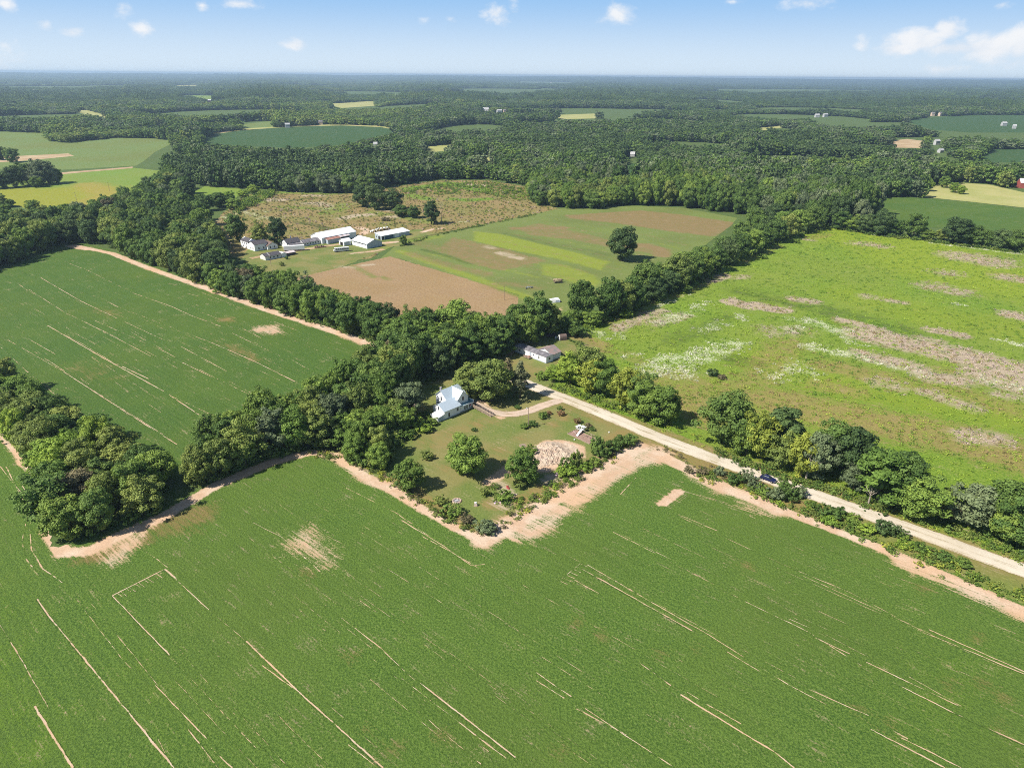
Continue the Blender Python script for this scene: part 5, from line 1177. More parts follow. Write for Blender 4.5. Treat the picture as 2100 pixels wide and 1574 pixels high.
TARP = simple('mauve_tarpaulin', (0.55, 0.42, 0.50), .6, .1, 1, col2=(0.42, 0.22, 0.26))
NAVY = simple('navy_car_paint', (0.012, 0.018, 0.075), .22, .02, 1, spec=.7)
TYRE = simple('tyre_rubber', (0.02, 0.02, 0.02), .9, .02, 1)
CHROME = simple('alloy', (0.55, 0.55, 0.57), .3, .02, 1, metal=.8)
LAMPG = simple('lamp_glass', (0.8, 0.8, 0.78), .2, .02, 1)
BALEW = simple('white_bale_wrap', (0.78, 0.78, 0.74), .4, .08, 2)
STRAWM = simple('straw_bale', (0.34, 0.27, 0.16), .95, .15, 2)
MULCH = simple('bark_mulch', (0.25, 0.15, 0.115), .95, .15, 2, col2=(0.36, 0.25, 0.19))
ASH = simple('ash', (0.42, 0.40, 0.39), .95, .15, 4, col2=(0.10, 0.09, 0.09))
BLUEC = simple('blue_cloth', (0.06, 0.07, 0.30), .8, .05, 3)


def gable(root, u0, u1, v0, v1, eave, ridge, ax='u', wall=None, roof=None, oh=.35, wn='wall', rn='roof', th=.12, hip=0.0, z0=0.0):
    wall = wall or WHITE; roof = roof or BLUEROOF
    b = MB(); r = MB(); mid = (v0 + v1) / 2 if ax == 'u' else (u0 + u1) / 2
    if ax == 'u':
        b.prism([(v0, z0 - .15), (v1, z0 - .15), (v1, eave), (mid, ridge), (v0, eave)], 'x', u0, u1); a0, a1, c0, c1 = u0, u1, v0, v1
    else:
        b.prism([(u0, z0 - .15), (u1, z0 - .15), (u1, eave), (mid, ridge), (u0, eave)], 'y', v0, v1); a0, a1, c0, c1 = v0, v1, u0, u1
    k = (ridge - eave) / (mid - c0); g = .03
    for s in (-1, 1):
        ce = (c0 if s < 0 else c1) + s * oh; ze = eave - k * oh + g; zr = ridge + g
        pts = []
        for (a, hh_) in ((a0 - oh, hip), (a1 + oh, -hip)):
            for (c, z) in ((ce, ze), (mid, zr)):
                aa = a + (hh_ if c == mid else 0); pts.append((aa, c, z))
        P = [pts[0], pts[2], pts[3], pts[1]]
        f = (lambda q, dz: (q[0], q[1], q[2] + dz)) if ax == 'u' else (lambda q, dz: (q[1], q[0], q[2] + dz))
        r.hexa([f(q, 0) for q in P], [f(q, th) for q in P])
    if hip:
        for a, s in ((a0 - oh, 1), (a1 + oh, -1)):
            ze = eave - k * oh + g; A = [(a, c0 - oh, ze), (a, c1 + oh, ze), (a + s * hip, mid, ridge + g)]
            f = (lambda q, dz: (q[0], q[1], q[2] + dz)) if ax == 'u' else (lambda q, dz: (q[1], q[0], q[2] + dz))
            r.add([f(q, 0) for q in A] + [f(q, th) for q in A], [(0, 1, 2), (3, 4, 5), (0, 1, 4, 3), (1, 2, 5, 4), (2, 0, 3, 5)])
    w = b.build(wn, wall, root); rr_ = r.build(rn, roof, root); return w, rr_


def shedroof(root, u0, u1, v0, v1, z0, z1, wall, roof, axis='v', oh=.3, th=.1, wn='wall', rn='roof'):
    """one slope: height z0 at the low coordinate, z1 at the high one"""
    b = MB(); r = MB()
    if axis == 'v':
        b.prism([(v0, -.15), (v1, -.15), (v1, z1), (v0, z0)], 'x', u0, u1); k = (z1 - z0) / (v1 - v0)
        q = [(u0 - oh, v0 - oh, z0 - k * oh + .03), (u1 + oh, v0 - oh, z0 - k * oh + .03), (u1 + oh, v1 + oh, z1 + k * oh + .03), (u0 - oh, v1 + oh, z1 + k * oh + .03)]
    else:
        b.prism([(u0, -.15), (u1, -.15), (u1, z1), (u0, z0)], 'y', v0, v1); k = (z1 - z0) / (u1 - u0)
        q = [(u0 - oh, v0 - oh, z0 - k * oh + .03), (u1 + oh, v0 - oh, z1 + k * oh + .03), (u1 + oh, v1 + oh, z1 + k * oh + .03), (u0 - oh, v1 + oh, z0 - k * oh + .03)]
    r.hexa(q, [(a, b_, c + th) for a, b_, c in q]); return b.build(wn, wall, root), r.build(rn, roof, root)


def window(root, face, pos, a, z, w=.8, h=1.3, frame=None, d=.05, name='window'):
    """face 'u-' 'u+' 'v-' 'v+' at coordinate pos; a is the position along the wall"""
    f = MB(); p = MB(); s = -1 if face[1] == '-' else 1
    for m_, w_, h_, dd in ((f, w + .16, h + .16, d), (p, w, h, d + .02)):
        lo, hi = sorted((pos - s * .02, pos + s * dd))
        if face[0] == 'u': m_.box(lo, hi, a - w_ / 2, a + w_ / 2, z - h_ / 2, z + h_ / 2)
        else: m_.box(a - w_ / 2, a + w_ / 2, lo, hi, z - h_ / 2, z + h_ / 2)
    o = f.build(name, frame or WHITE2, root); p.build('pane', GLASS if name == 'window' else DARKIN, o); return o


def door(root, face, pos, a, w, h, mat=DARKIN, name='door', z0=0.05):
    m_ = MB(); s = -1 if face[1] == '-' else 1; lo, hi = sorted((pos - s * .02, pos + s * .05))
    if face[0] == 'u': m_.box(lo, hi, a - w / 2, a + w / 2, z0, z0 + h)
    else: m_.box(a - w / 2, a + w / 2, lo, hi, z0, z0 + h)
    return m_.build(name, mat, root)


G = radians(45.8)
# --- the white farmhouse
def farmhouse():
    p = at(911.9, 860.9); t = thing('farmhouse', (p[0], p[1], 0), G, 'white two-storey farmhouse with pale blue metal roofs beside the ringed driveway', 'house')
    gable(t, 0, 7.35, 0, 6.0, 3.35, 5.2, 'u'); gable(t, 4.6, 13.2, 4.05, 10.0, 5.0, 7.55, 'u')
    gable(t, 7.35, 12.3, 1.35, 7.02, 4.95, 7.5, 'v')
    w, r = shedroof(t, 7.6, 13.6, .25, 3.6, 2.55, 3.15, WHITE, simple('shadowed_blue_porch_roof', (0.22, 0.36, 0.42), .4, .08, 1, metal=.2), 'v', .25, wn='porch_wall', rn='porch_roof')  # darker blue puts the shadow on this low roof into its colour
    b = MB(); b.box(7.3, 13.95, -.12, -.02, 2.28, 2.62); b.box(13.88, 13.98, -.02, 3.7, 2.4, 3.2); b.build('fascia', WHITE, t)
    b = MB(); b.box(-.03, 7.4, -.04, 0, -.1, .35); b.box(7.55, 13.65, .2, .25, -.1, .5); b.box(-.04, 0, 0, 6, -.1, .3); b.build('foundation', CONC, t)
    window(t, 'v-', 0, 2.1, 1.35, .75, 1.5); window(t, 'v-', 0, 6.1, 2.1, .75, 1.1); window(t, 'u-', 0, 3.0, 3.5, .55, 1.3)
    window(t, 'u-', 4.6, 7.0, 4.4, .55, 1.5); window(t, 'v-', 1.35, 9.9, 4.6, .7, 1.4); window(t, 'v-', .25, 9.75, 1.45, .6, 1.5); window(t, 'v-', .25, 10.75, 1.45, .6, 1.5)
    window(t, 'u+', 13.2, 7, 4.3); window(t, 'v+', 10, 7, 4.0); window(t, 'v+', 10, 11, 4.0); window(t, 'u-', 4.6, 8.8, 1.6, .7, 1.3)
    b = MB(); b.box(5.5, 6.1, 8.2, 8.8, 6.0, 8.1); b.build('chimney', simple('grey_brick', (0.36, 0.33, 0.32), .9, .15, 4), t)
    b = MB(); b.hexa([(-2.75, .2, -.1), (-.02, .2, -.1), (-.02, 4.1, -.1), (-2.75, 4.1, -.1)], [(-2.75, .2, 1.6), (-.02, .2, 2.1), (-.02, 4.1, 2.1), (-2.75, 4.1, 1.6)]); b.build('annex', WHITE, t)
    b = MB(); b.hexa([(-2.95, .05, 1.6), (-.02, .05, 2.14), (-.02, 4.3, 2.14), (-2.95, 4.3, 1.6)], [(-2.95, .05, 1.68), (-.02, .05, 2.22), (-.02, 4.3, 2.22), (-2.95, 4.3, 1.68)]); b.build('annex_roof', WHITE2, t)
    b = MB(); b.box(-2.4, -.35, .13, .2, .1, 1.45); b.build('shaded_annex_face', GREYW, t)  # grey panel, paints the shade on the front face of the white annex
    def L(u, v, z=0): return (p[0] + cos(G) * u - sin(G) * v, p[1] + sin(G) * u + cos(G) * v, z)
    b = MB(); b.box(-.45, .45, -.03, 0, -.3, .3); o = b.build('flag', REDP); o.location = L(12.3, .2, 1.6); o.rotation_euler = (0, 0, G); tag(o, 'small red and blue flag hung on the porch wall of the white farmhouse', 'flag')
    b = MB(); b.box(-.45, 0, -.045, -.03, 0, .3); b.build('canton', BLUEC, o)
    r = thing('ramp', L(13.0, -9.9), G, 'long wooden access ramp with dark railings running from the farmhouse porch', 'ramp')
    b = MB(); b.hexa([(0, 0, 0), (1.5, 0, 0), (1.5, 10, .75), (0, 10, .75)], [(0, 0, .1), (1.5, 0, .1), (1.5, 10, .9), (0, 10, .9)]); b.build('deck', WOOD, r)
    for k, (x, m_) in enumerate(((0, WOOD), (1.5, DARKW))):
        b = MB()
        for i in range(8): y = .1 + i * 1.38; b.box(x - .06, x + .06, y - .06, y + .06, 0, .1 + y * .08 + 1.0)
        for zz in (.45, .75, 1.02): b.hexa([(x - .05, 0, zz), (x + .05, 0, zz), (x + .05, 10, zz + .8), (x - .05, 10, zz + .8)], [(x - .05, 0, zz + .1), (x + .05, 0, zz + .1), (x + .05, 10, zz + .9), (x - .05, 10, zz + .9)])
        b.build('railing', m_, r)
    b = MB(); b.box(-1.2, 1.2, 10, 12.6, .8, .9); b.box(-1.2, -1.1, 10, 12.6, .9, 1.9); b.build('landing', DARKW, r)
farmhouse()


def trailer_home():
    p = at(1120, 745.2); t = thing('trailer_home', (p[0], p[1], 0), radians(135.2), 'long white trailer home with patched grey roof and a gabled addition', 'trailer home')
    gable(t, 0, 18.5, -4.3, 0, 2.75, 3.15, 'u', WHITE, SHING2, .15); gable(t, .6, 9.2, -10.0, -4.32, 2.5, 4.3, 'v', WHITE2, PINKROOF, .25, wn='addition_wall', rn='addition_roof')
    b = MB(); b.box(-.05, 18.55, .0, .03, -.1, .35); b.build('skirting', GREYW, t)
    window(t, 'v+', 0, 4.2, 1.6, .5, 1.3); window(t, 'v+', 0, 7.3, 1.9, .5, .5); window(t, 'v+', 0, 12.4, 1.8, .55, .6); window(t, 'v+', 0, 15.5, 1.7, .9, .9); window(t, 'u-', 0, -2, 1.7, .9, .9)
    door(t, 'v+', 0, 9.2, .9, 2.0, GREYW, z0=.6)
    b = MB(); b.box(13.8, 18.3, -4.2, -.3, 3.02, 3.03); 
    def L(u, v, z=0): g = radians(135.2); return (p[0] + cos(g) * u - sin(g) * v, p[1] + sin(g) * u + cos(g) * v, z)
    d = thing('porch_deck', L(8, .15), radians(135.2), 'small raised wooden deck cluttered with boxes on the long side of the trailer home', 'deck')
    b = MB(); b.box(0, 3.4, 0, 2.0, .5, .62); [b.box(x, x + .12, y, y + .12, 0, .5) for x in (0, 1.6, 3.28) for y in (0, 1.88)]; b.build('platform', WOOD, d)
    b = MB(); b.box(0, 3.4, 1.94, 2.0, 1.3, 1.4); b.box(0, .06, 0, 2.0, 1.3, 1.4); [b.box(x, x + .08, 1.92, 2.0, .62, 1.4) for x in (0, .8, 1.6, 2.4, 3.32)]; b.build('railing', WOOD, d)
    b = MB(); b.box(.5, 1.2, .5, 1.3, .62, 1.2); b.box(2.2, 2.8, .8, 1.5, .62, 1.0); b.build('storage_box', RUST, d)
trailer_home()


def small_thing(name, px, py, rz, label, cat, parts, z=0.0, group=None):
    p = at(px, py); t = thing(name, (p[0], p[1], z), rz, label, cat, group)
    for pn, m_, fn in parts: b = MB(); fn(b); b.build(pn, m_, t)
    return t


def arch(b, x0, x1, w, h):
    pts = [(-w / 2, 0)] + [(-w / 2 * cos(pi * i / 8), h * .45 + h * .55 * sin(pi * i / 8)) for i in range(9)] + [(w / 2, 0)]
    b.prism(pts, 'x', x0, x1)
small_thing('garden_shed', 1145.5, 697, radians(20), 'small white shed with rounded brown roof at the hayfield edge', 'shed',
            [('wall', WHITE2, lambda b: arch(b, 0, .25, 2.5, 2.5)), ('roof', BROWNROOF, lambda b: arch(b, .26, 3.6, 2.7, 2.7)), ('door', DARKIN, lambda b: b.box(-.04, 0, -.45, .35, .1, 1.7))])
small_thing('barrel', 1139.5, 694, 0, 'white barrel standing in front of the small rounded shed', 'barrel', [('drum', WHITE, lambda b: b.tube((0, 0, 0), (0, 0, 1.1), .4, .4, 12)), ('lid', GREYW, lambda b: b.tube((0, 0, 1.1), (0, 0, 1.16), .42, .42, 12))])
small_thing('brush_heap', 1130, 688, .4, 'dark mauve heap under the hedge behind the small rounded shed', 'heap', [('branches', simple('dull_brush', (.17, .12, .12), .95, .2, 1.5), lambda b: [b.lumps((random.Random(i).uniform(-2.4, 2.4), random.Random(i + 50).uniform(-1.2, 1.2), .4), .8, 8, i, (1.2, 1, .8)) for i in range(9)])])
small_thing('gas_tank', 1085, 701, 0, 'white upright gas tank in the shade behind the trailer home', 'tank', [('tank', WHITE, lambda b: (b.tube((0, 0, .2), (0, 0, 2.0), .5, .5, 14), b.lumps((0, 0, 2.0), .5, 10, 1, (1, 1, .5)))), ('base', CONC, lambda b: b.box(-.6, .6, -.6, .6, 0, .2))])
small_thing('log', 1196, 708.5, radians(20), 'long grey log lying on the lawn right of the rounded shed', 'log', [('stem', WOOD, lambda b: b.tube((-2.6, 0, .2), (2.6, 0, .2), .2, .14, 8))])
for i, (px, py) in enumerate(((1170, 699), (1177, 702), (1184, 705), (1191, 706))):
    tree(px, py, .9, 1.9, 'bush', 'deep', '%s low vegetable clump of the garden row beside the rounded shed' % ORD[i], name='garden_plant', cat='plant', group='garden row')
small_thing('mower', 1046, 776, radians(-60), 'red garden mower parked in the shade between maple and spruce', 'mower',
            [('body', REDP, lambda b: (b.box(-.9, .2, -.4, .4, .35, .9), b.box(.2, .9, -.5, .5, .35, .6))), ('wheel', TYRE, lambda b: b.tube((-.6, .4, .25), (-.6, .6, .25), .25)), ('wheel', TYRE, lambda b: b.tube((-.6, -.6, .25), (-.6, -.4, .25), .25)),
             ('wheel', TYRE, lambda b: b.tube((.6, .5, .35), (.6, .7, .35), .35)), ('wheel', TYRE, lambda b: b.tube((.6, -.7, .35), (.6, -.5, .35), .35)), ('seat', DARKW, lambda b: (b.box(.3, .7, -.25, .25, .6, .75), b.box(.65, .75, -.25, .25, .75, 1.15))), ('steering_wheel', TYRE, lambda b: b.tube((.1, 0, .9), (.05, 0, 1.05), .2, .2, 10))])
# --- collapsed swing set in its timber-edged bed
small_thing('timber_border', 1164, 889.4, radians(-46.5), 'timber-edged rectangular play bed with reddish mulch', 'play bed',
            [('edging', WOOD, lambda b: (b.box(0, 9.6, -.12, 0, 0, .26), b.box(0, 9.6, 4.2, 4.32, 0, .26), b.box(-.12, 0, -.12, 4.32, 0, .26), b.box(9.6, 9.72, -.12, 4.32, 0, .26))), ('mulch', MULCH, lambda b: b.box(0, 9.6, 0, 4.2, .0, .12))])
small_thing('playset', 1182, 888, radians(-46.5), 'collapsed white swing set lying over the timber-edged play bed', 'playset',
            [('canopy', WHITE, lambda b: (b.hexa([(-1.7, 1.3, 1.5), (-.4, 1.0, 1.7), (-.3, 2.7, 2.2), (-1.5, 3.0, 1.6)], [(-1.7, 1.3, 1.58), (-.4, 1.0, 1.78), (-.3, 2.7, 2.28), (-1.5, 3.0, 1.68)]),
                                          b.hexa([(-.1, 1.7, 2.1), (1.5, 1.8, 1.9), (1.6, 3.5, 1.5), (-.1, 3.4, 1.8)], [(-.1, 1.7, 2.18), (1.5, 1.8, 1.98), (1.6, 3.5, 1.58), (-.1, 3.4, 1.88)]))),
             ('tower', WHITE2, lambda b: [b.box(x, x + .12, y, y + .12, 0, 2.0) for x in (-1.4, 0, 1.2) for y in (1.3, 2.5)] + [b.box(-1.4, 1.3, 1.3, 2.6, .9, 1.0)]),
             ('beam', WOOD, lambda b: b.tube((-2.6, 1.6, 1.1), (6.2, 2.4, .6), .08)),
             ('slide', WHITE, lambda b: (b.hexa([(.7, 1.3, 1.2), (1.4, 1.3, 1.2), (1.9, -1.5, .15), (1.1, -1.5, .15)], [(.7, 1.3, 1.28), (1.4, 1.3, 1.28), (1.9, -1.5, .23), (1.1, -1.5, .23)]))),
             ('frame_leg', WOOD, lambda b: (b.tube((4.6, 2.3, .7), (3.2, -.4, .1), .07), b.tube((4.6, 2.3, .7), (6.6, .8, .1), .07), b.tube((4.6, 2.3, .7), (7.4, 2.9, .15), .07))),
             ('swing_seat', DARKW, lambda b: (b.box(5.4, 5.9, .6, .8, .15, .2), b.box(4.3, 4.8, .4, .6, .15, .2))), ('scoop', PINKROOF, lambda b: b.tube((-1.4, .1, .15), (.2, -.3, .15), .28, .2, 10))])
# --- rubble heap
def heap():
    cx_, cy2 = at(1130, 930)[:2]; rs_ = np.random.default_rng(3); n = 44; V = []; F = []
    xs = np.linspace(-11, 11, n); ys = np.linspace(-7.5, 7.5, n); c_, s_ = cos(radians(35)), sin(radians(35))
    Z = rs_.normal(0, 1, (n, n))
    for _ in range(1): Z = (Z + np.roll(Z, 1, 0) + np.roll(Z, 1, 1) + np.roll(Z, -1, 0)) / 4
    for j in range(n):
        for i in range(n):
            x, y = xs[i], ys[j]; r = sqrt((x / 10.4) ** 2 + (y / 6.8) ** 2) + .08 * sin(3 * atan2(y, x) + 1); h = max(0, 1 - r)
            k = 1.5 * h ** .6 * (1 if x < 3 else max(.25, 1 - (x - 3) / 5)) + (Z[j, i] * .28 * min(1, h * 4) if x < 4 else Z[j, i] * .1)
            V.append((cx_ + x * c_ - y * s_, cy2 + x * s_ + y * c_, .02 + k if h > 0 else -.3))
    for j in range(n - 1):
        for i in range(n - 1): F.append((j * n + i, j * n + i + 1, (j + 1) * n + i + 1, (j + 1) * n + i))
    me = np_mesh('rubble_mound', V, F, RUBM); link('rubble_mound', me, kind='structure')
    rr = random.Random(4); b = MB()
    for _ in range(760):
        x, y = rr.gauss(-4.6, 2.6), rr.gauss(-1.0, 2.4)
        if (x / 10.5) ** 2 + (y / 6.8) ** 2 > 1: continue
        r = sqrt((x / 10.4) ** 2 + (y / 6.8) ** 2); z = 1.5 * max(0, 1 - r) ** .6 * (1 if x < 3 else max(.25, 1 - (x - 3) / 5)); s = rr.uniform(.05, .2) * (1.8 if rr.random() < .06 else 1)
        a = rr.uniform(0, 3.1); X, Y_ = cx_ + x * c_ - y * s_, cy2 + x * s_ + y * c_
        pts = [(X + s * cos(a + q) * rr.uniform(.6, 1.3), Y_ + s * sin(a + q) * rr.uniform(.6, 1.3)) for q in (0, 1.57, 3.14, 4.71)]
        b.hexa([(px_, py_, z - .1) for px_, py_ in pts], [(px_ + rr.uniform(-.1, .1), py_ + rr.uniform(-.1, .1), z + s * rr.uniform(.4, 1.1)) for px_, py_ in pts])
    o = b.build('rubble', STONE, kind='stuff'); o['label'] = 'broken pink and white rubble covering the heap beside the green tree'
heap()
def lump(name, px, py, m_, n, r, sp, label, cat, sq=(1, 1, .6), pn='pieces'):
    rr = random.Random(int(px)); small_thing(name, px, py, 0, label, cat, [(pn, m_, lambda b: [b.lumps((rr.uniform(-sp, sp), rr.uniform(-sp * .7, sp * .7), r * .35), r * rr.uniform(.5, 1), 8, i, sq) for i in range(n)])])
lump('tarpaulin', 1147, 974, TARP, 9, .7, 1.3, 'crumpled mauve tarpaulin heap at the shaded end of the rubble', 'tarpaulin', pn='cloth')
lump('appliance', 1100, 938, WHITE, 3, .6, .7, 'white junk lying where the tree meets the rubble heap', 'junk')
lump('scrap', 1041, 1000, REDP, 6, .4, .9, 'red scrap in the weeds below the tree by the rubble', 'scrap')
lump('scrap', 1022, 1031, TARP, 6, .45, 1.0, 'pinkish scrap pile at the right edge of the lowest lawn', 'scrap')
lump('boulder', 904, 1031, STONE, 3, .55, .6, 'whitish boulder pair in the weeds left of the fire pit', 'boulder')
lump('brick_pile', 921, 1032, RUST, 4, .4, .6, 'reddish brick pile between the boulders and the fire pit', 'bricks')
lump('boulder', 1057, 1014, STONE, 2, .45, .5, 'pale boulder in the weeds right of the rounded shrub', 'boulder')
lump('boulder', 858, 861, STONE, 5, .7, 1.7, 'long pale boulder row at the foot of the utility pole left of the farmhouse', 'boulder')
small_thing('tree_stump', 975.5, 1036.5, 0, 'pale square stump alone on the lowest part of the lawn', 'stump', [('block', STONE, lambda b: b.hexa([(-.55, -.5, 0), (.55, -.5, 0), (.6, .55, 0), (-.5, .55, 0)], [(-.4, -.35, 1.0), (.35, -.3, .8), (.3, .35, .9), (-.35, .4, 1.1)])), ('cap', WHITE, lambda b: b.box(-.3, .25, -.25, .3, 1.0, 1.12))])
small_thing('fire_pit', 937, 1027, 0, 'round stone fire pit ring on the lower lawn', 'fire pit',
            [('stone_ring', STONE, lambda b: [b.lumps((1.15 * cos(i * .45), 1.15 * sin(i * .45), .12), .30, 7, i) for i in range(14)]), ('ash', ASH, lambda b: b.tube((0, 0, .0), (0, 0, .1), 1.0, .95, 16)), ('log', WHITE2, lambda b: b.tube((-.5, -.2, .2), (.5, .3, .25), .12))])
small_thing('pallet', 1072, 913.5, radians(20), 'pale boards lying on the lawn above the rubble heap', 'pallet', [('boards', WOOD, lambda b: [b.box(-1.0, 1.0, y, y + .3, .08, .12) for y in (-.9, -.5, -.1, .3, .7)]), ('frame', WOOD, lambda b: [b.box(x, x + .1, -.9, 1.0, .02, .08) for x in (-1, 0, .9)])])
small_thing('bucket', 1178, 902, 0, 'white bucket on the grass below the play bed', 'bucket', [('pail', WHITE, lambda b: b.tube((0, 0, 0), (0, 0, .4), .2, .26, 10)), ('handle', DARKW, lambda b: b.tube((-.26, 0, .4), (.26, 0, .46), .02))])
small_thing('bucket', 1249, 887, 0, 'white bucket on the grass near the road corner hedge', 'bucket', [('pail', WHITE, lambda b: b.tube((0, 0, 0), (0, 0, .4), .2, .26, 10)), ('handle', DARKW, lambda b: b.tube((-.26, 0, .4), (.26, 0, .46), .02))])
# --- poles
def pole(px, py, h, label, lamp=False, arm=True, name='utility_pole', cat='pole', rz=0.8):
    parts = [('mast', WOOD, lambda b: b.tube((0, 0, -.3), (0, 0, h), .15, .10, 10))]
    if arm: parts.append(('crossarm', WOOD, lambda b: b.box(-.9, .9, -.06, .06, h - .5, h - .36)))
    if lamp: parts += [('lamp_arm', GREYW, lambda b: b.tube((0, 0, h - .2), (-.9, 0, h), .05)), ('lamp_head', GREYW, lambda b: (b.tube((-1.1, 0, h - .15), (-.8, 0, h + .05), .2, .12, 10)))]
    return small_thing(name, px, py, rz, label, cat, parts)
pole(1083.3, 876.6, 7.8, 'tall brown lamp pole on the lawn inside the driveway bend', True, False, 'lamp_pole', 'lamp pole')
pole(852.5, 865, 7.0, 'pale utility pole in front of the grey-green tree left of the farmhouse')
pole(158, 414, 9, 'thin pole standing in the yellow part of the far left pasture'); pole(225, 392, 9, 'thin pole on the line between yellow and green pasture')
pole(556, 545, 8, 'thin pole on the lawn of the far farm'); pole(1034, 615, 8, 'thin pole at the edge of the brown field by the hedgerow')


def dead_tree(px, py, h, label, seed):
    rr = random.Random(seed)
    def limbs(b):
        for k in range(11):
            z = h * rr.uniform(.35, .9); a = rr.uniform(0, 6.28); L = (h - z) * rr.uniform(.5, .9) + .6
            e = (cos(a) * L * .6, sin(a) * L * .6, z + L * .6); b.tube((0, 0, z), e, .13, .04, 6)
            for q in range(2): b.tube(e, (e[0] + rr.uniform(-.9, .9), e[1] + rr.uniform(-.9, .9), e[2] + rr.uniform(.2, 1)), .05, .02, 5)
    return small_thing('dead_tree', px, py, 0, label, 'tree', [('trunk', DEADWOOD, lambda b: b.tube((0, 0, -.3), (.2, .1, h), .32, .06, 8)), ('limbs', DEADWOOD, limbs)])
dead_tree(905, 456, 17, 'bare dead tree right beside the dark ragged tree in the rough field', 1)
dead_tree(1652, 984, 11, 'pale bare trunk of a dead tree among the yellow roadside crowns', 2)
dead_tree(1780, 1034, 6, 'short pale snag at the foot of the tall tree opposite the car', 3)
# --- the car
def car(px, py, rz, label, paint):
    p = at(px, py); t = thing('car', (p[0], p[1], .12), rz, label, 'car')
    b = MB(); prof = [(-2.3, .35), (-2.35, .75), (-1.9, .95), (1.2, .98), (2.15, .82), (2.3, .6), (2.28, .32)]
    b.prism(prof, 'y', -.88, .88); b.build('body', paint, t, bevel=.08)
    b = MB(); b.hexa([(-1.85, -.78, .94), (1.05, -.78, .94), (1.05, .78, .94), (-1.85, .78, .94)], [(-1.25, -.62, 1.42), (.25, -.62, 1.42), (.25, .62, 1.42), (-1.25, .62, 1.42)]); b.build('window', GLASS, t)
    b = MB(); b.hexa([(-1.22, -.64, 1.41), (.22, -.64, 1.41), (.22, .64, 1.41), (-1.22, .64, 1.41)], [(-1.15, -.58, 1.47), (.15, -.58, 1.47), (.15, .58, 1.47), (-1.15, .58, 1.47)]); b.build('roof', paint, t)
    for x in (-1.4, 1.4):
        for y in (-.9, .9):
            b = MB(); b.tube((x, y - .1, .32), (x, y + .1, .32), .33, .33, 18); w = b.build('wheel', TYRE, t)
            b = MB(); b.tube((x, y - .115, .32), (x, y + .115, .32), .19, .19, 12); b.build('rim', CHROME, w)
    for y in (-.6, .6):
        b = MB(); b.box(2.2, 2.31, y - .18, y + .18, .58, .72); b.build('headlight', LAMPG, t)
        b = MB(); b.box(-2.37, -2.28, y - .18, y + .18, .62, .78); b.build('tail_light', REDP, t)
    return t
car(1575, 985, radians(-41), 'dark navy car parked on the field side of the gravel road', NAVY)


# --- the far farm
def Bl(name, px, py, label, cat='barn', rz=47): p = at(px, py); return thing(name, (p[0], p[1], 0), radians(rz), label, cat)
A_ = lambda x, y: (480 + x / 8.077, 440 + y / 8.077)
B_ = lambda x, y: (680 + x / 9.545, 440 + y / 9.545)
t = Bl('farmhouse', 523.3, 515.5, 'far white farmhouse half hidden by an olive tree, dark roof', 'house', 47)
gable(t, 0, 6.5, 8.5, 19.5, 5.0, 6.6, 'v', WHITE, SHING, .3, hip=2.0); gable(t, .0, 9.5, 0, 8.4, 4.4, 6.2, 'u', WHITE, SHING, .3); gable(t, 9.6, 14.5, 2, 7.5, 3.2, 4.8, 'v', WHITE, BROWNROOF, .35)
for v, z in ((11, 3.6), (14, 3.6), (17, 3.6), (12, 1.4), (16, 1.4), (2.5, 1.5), (5.5, 1.5)): window(t, 'u-', 0, v, z, .8, 1.2)
window(t, 'v-', 0, 3, 1.5); window(t, 'v-', 0, 6.5, 1.5); window(t, 'v-', 2, 12, 1.6, 1.2, 1.0)
t = Bl('cottage', 549.5, 512.5, 'low house with brownish roof under the tall dark columnar tree', 'house', 47)
gable(t, 0, 7.5, 0, 8, 2.8, 4.8, 'v', WHITE, BROWNROOF, .5); window(t, 'v-', 0, 2, 1.5); window(t, 'v-', 0, 5.2, 1.5); window(t, 'u-', 0, 4, 1.5)
t = Bl('dairy_barn', *A_(900, 562), 'white gabled barn with dark roof between the farmhouse and the long sheds', 'barn', 47)
gable(t, 0, 10.5, 1, 8.5, 3.4, 5.6, 'u', WHITE, SHING, .35); shedroof(t, .5, 10, -1.6, .98, 2.2, 2.9, WHITE2, SHING2, 'v', .2, wn='lean_to', rn='lean_to_roof'); door(t, 'v-', -1.6, 3, 1.4, 1.7); door(t, 'v-', -1.6, 7, 1.4, 1.7); window(t, 'u-', 0, 5, 3.2)
b = MB(); b.tube((6, 6, 5), (6, 6, 6.9), .35, .35, 10); b.build('vent', WHITE, t)
t = Bl('canopy_shelter', *A_(800, 520), 'white peaked canopy beside the far gabled barn', 'canopy', 30)
gable(t, 0, 5.5, 0, 6, 2.6, 3.6, 'u', WHITE, WROOF, .4); door(t, 'v-', 0, 2.7, 3.6, 2.1)
t = Bl('milking_shed', *A_(1150, 532), 'long low shed with grey roof and a row of openings at the far farm', 'shed', 47)
gable(t, 0, 14.2, 0, 6, 2.6, 4.2, 'u', WHITE2, SHING2, .3)
for u in (1.5, 3.6, 5.7, 7.8, 9.9, 12.0): window(t, 'v-', 0, u, 1.5, .9, .9)
t = Bl('great_barn', *A_(1535, 492), 'largest white metal barn of the far farm, long bright roof', 'barn', 50)
gable(t, -1.5, 28.5, 3.0, 16.5, 4.2, 7.0, 'u', WHITE, WROOF, .3); w, r = shedroof(t, 1, 12.0, -.6, 2.9, 3.0, 3.7, GREYW, RUST, 'v', .3, wn='lean_to', rn='rusty_roof'); w, r = shedroof(t, 12.35, 21, .6, 2.9, 3.1, 3.7, GREYW, PALETIN, 'v', .25, wn='lean_to', rn='pale_roof')
door(t, 'v-', .6, 16.5, 7, 2.6); door(t, 'u-', -1.5, 9.7, 3.5, 3.2, GREYW)
t = Bl('machine_barn', *B_(700, 672), 'white barn with blue-grey gable end and a dark strip of openings under its eave', 'barn', 47)
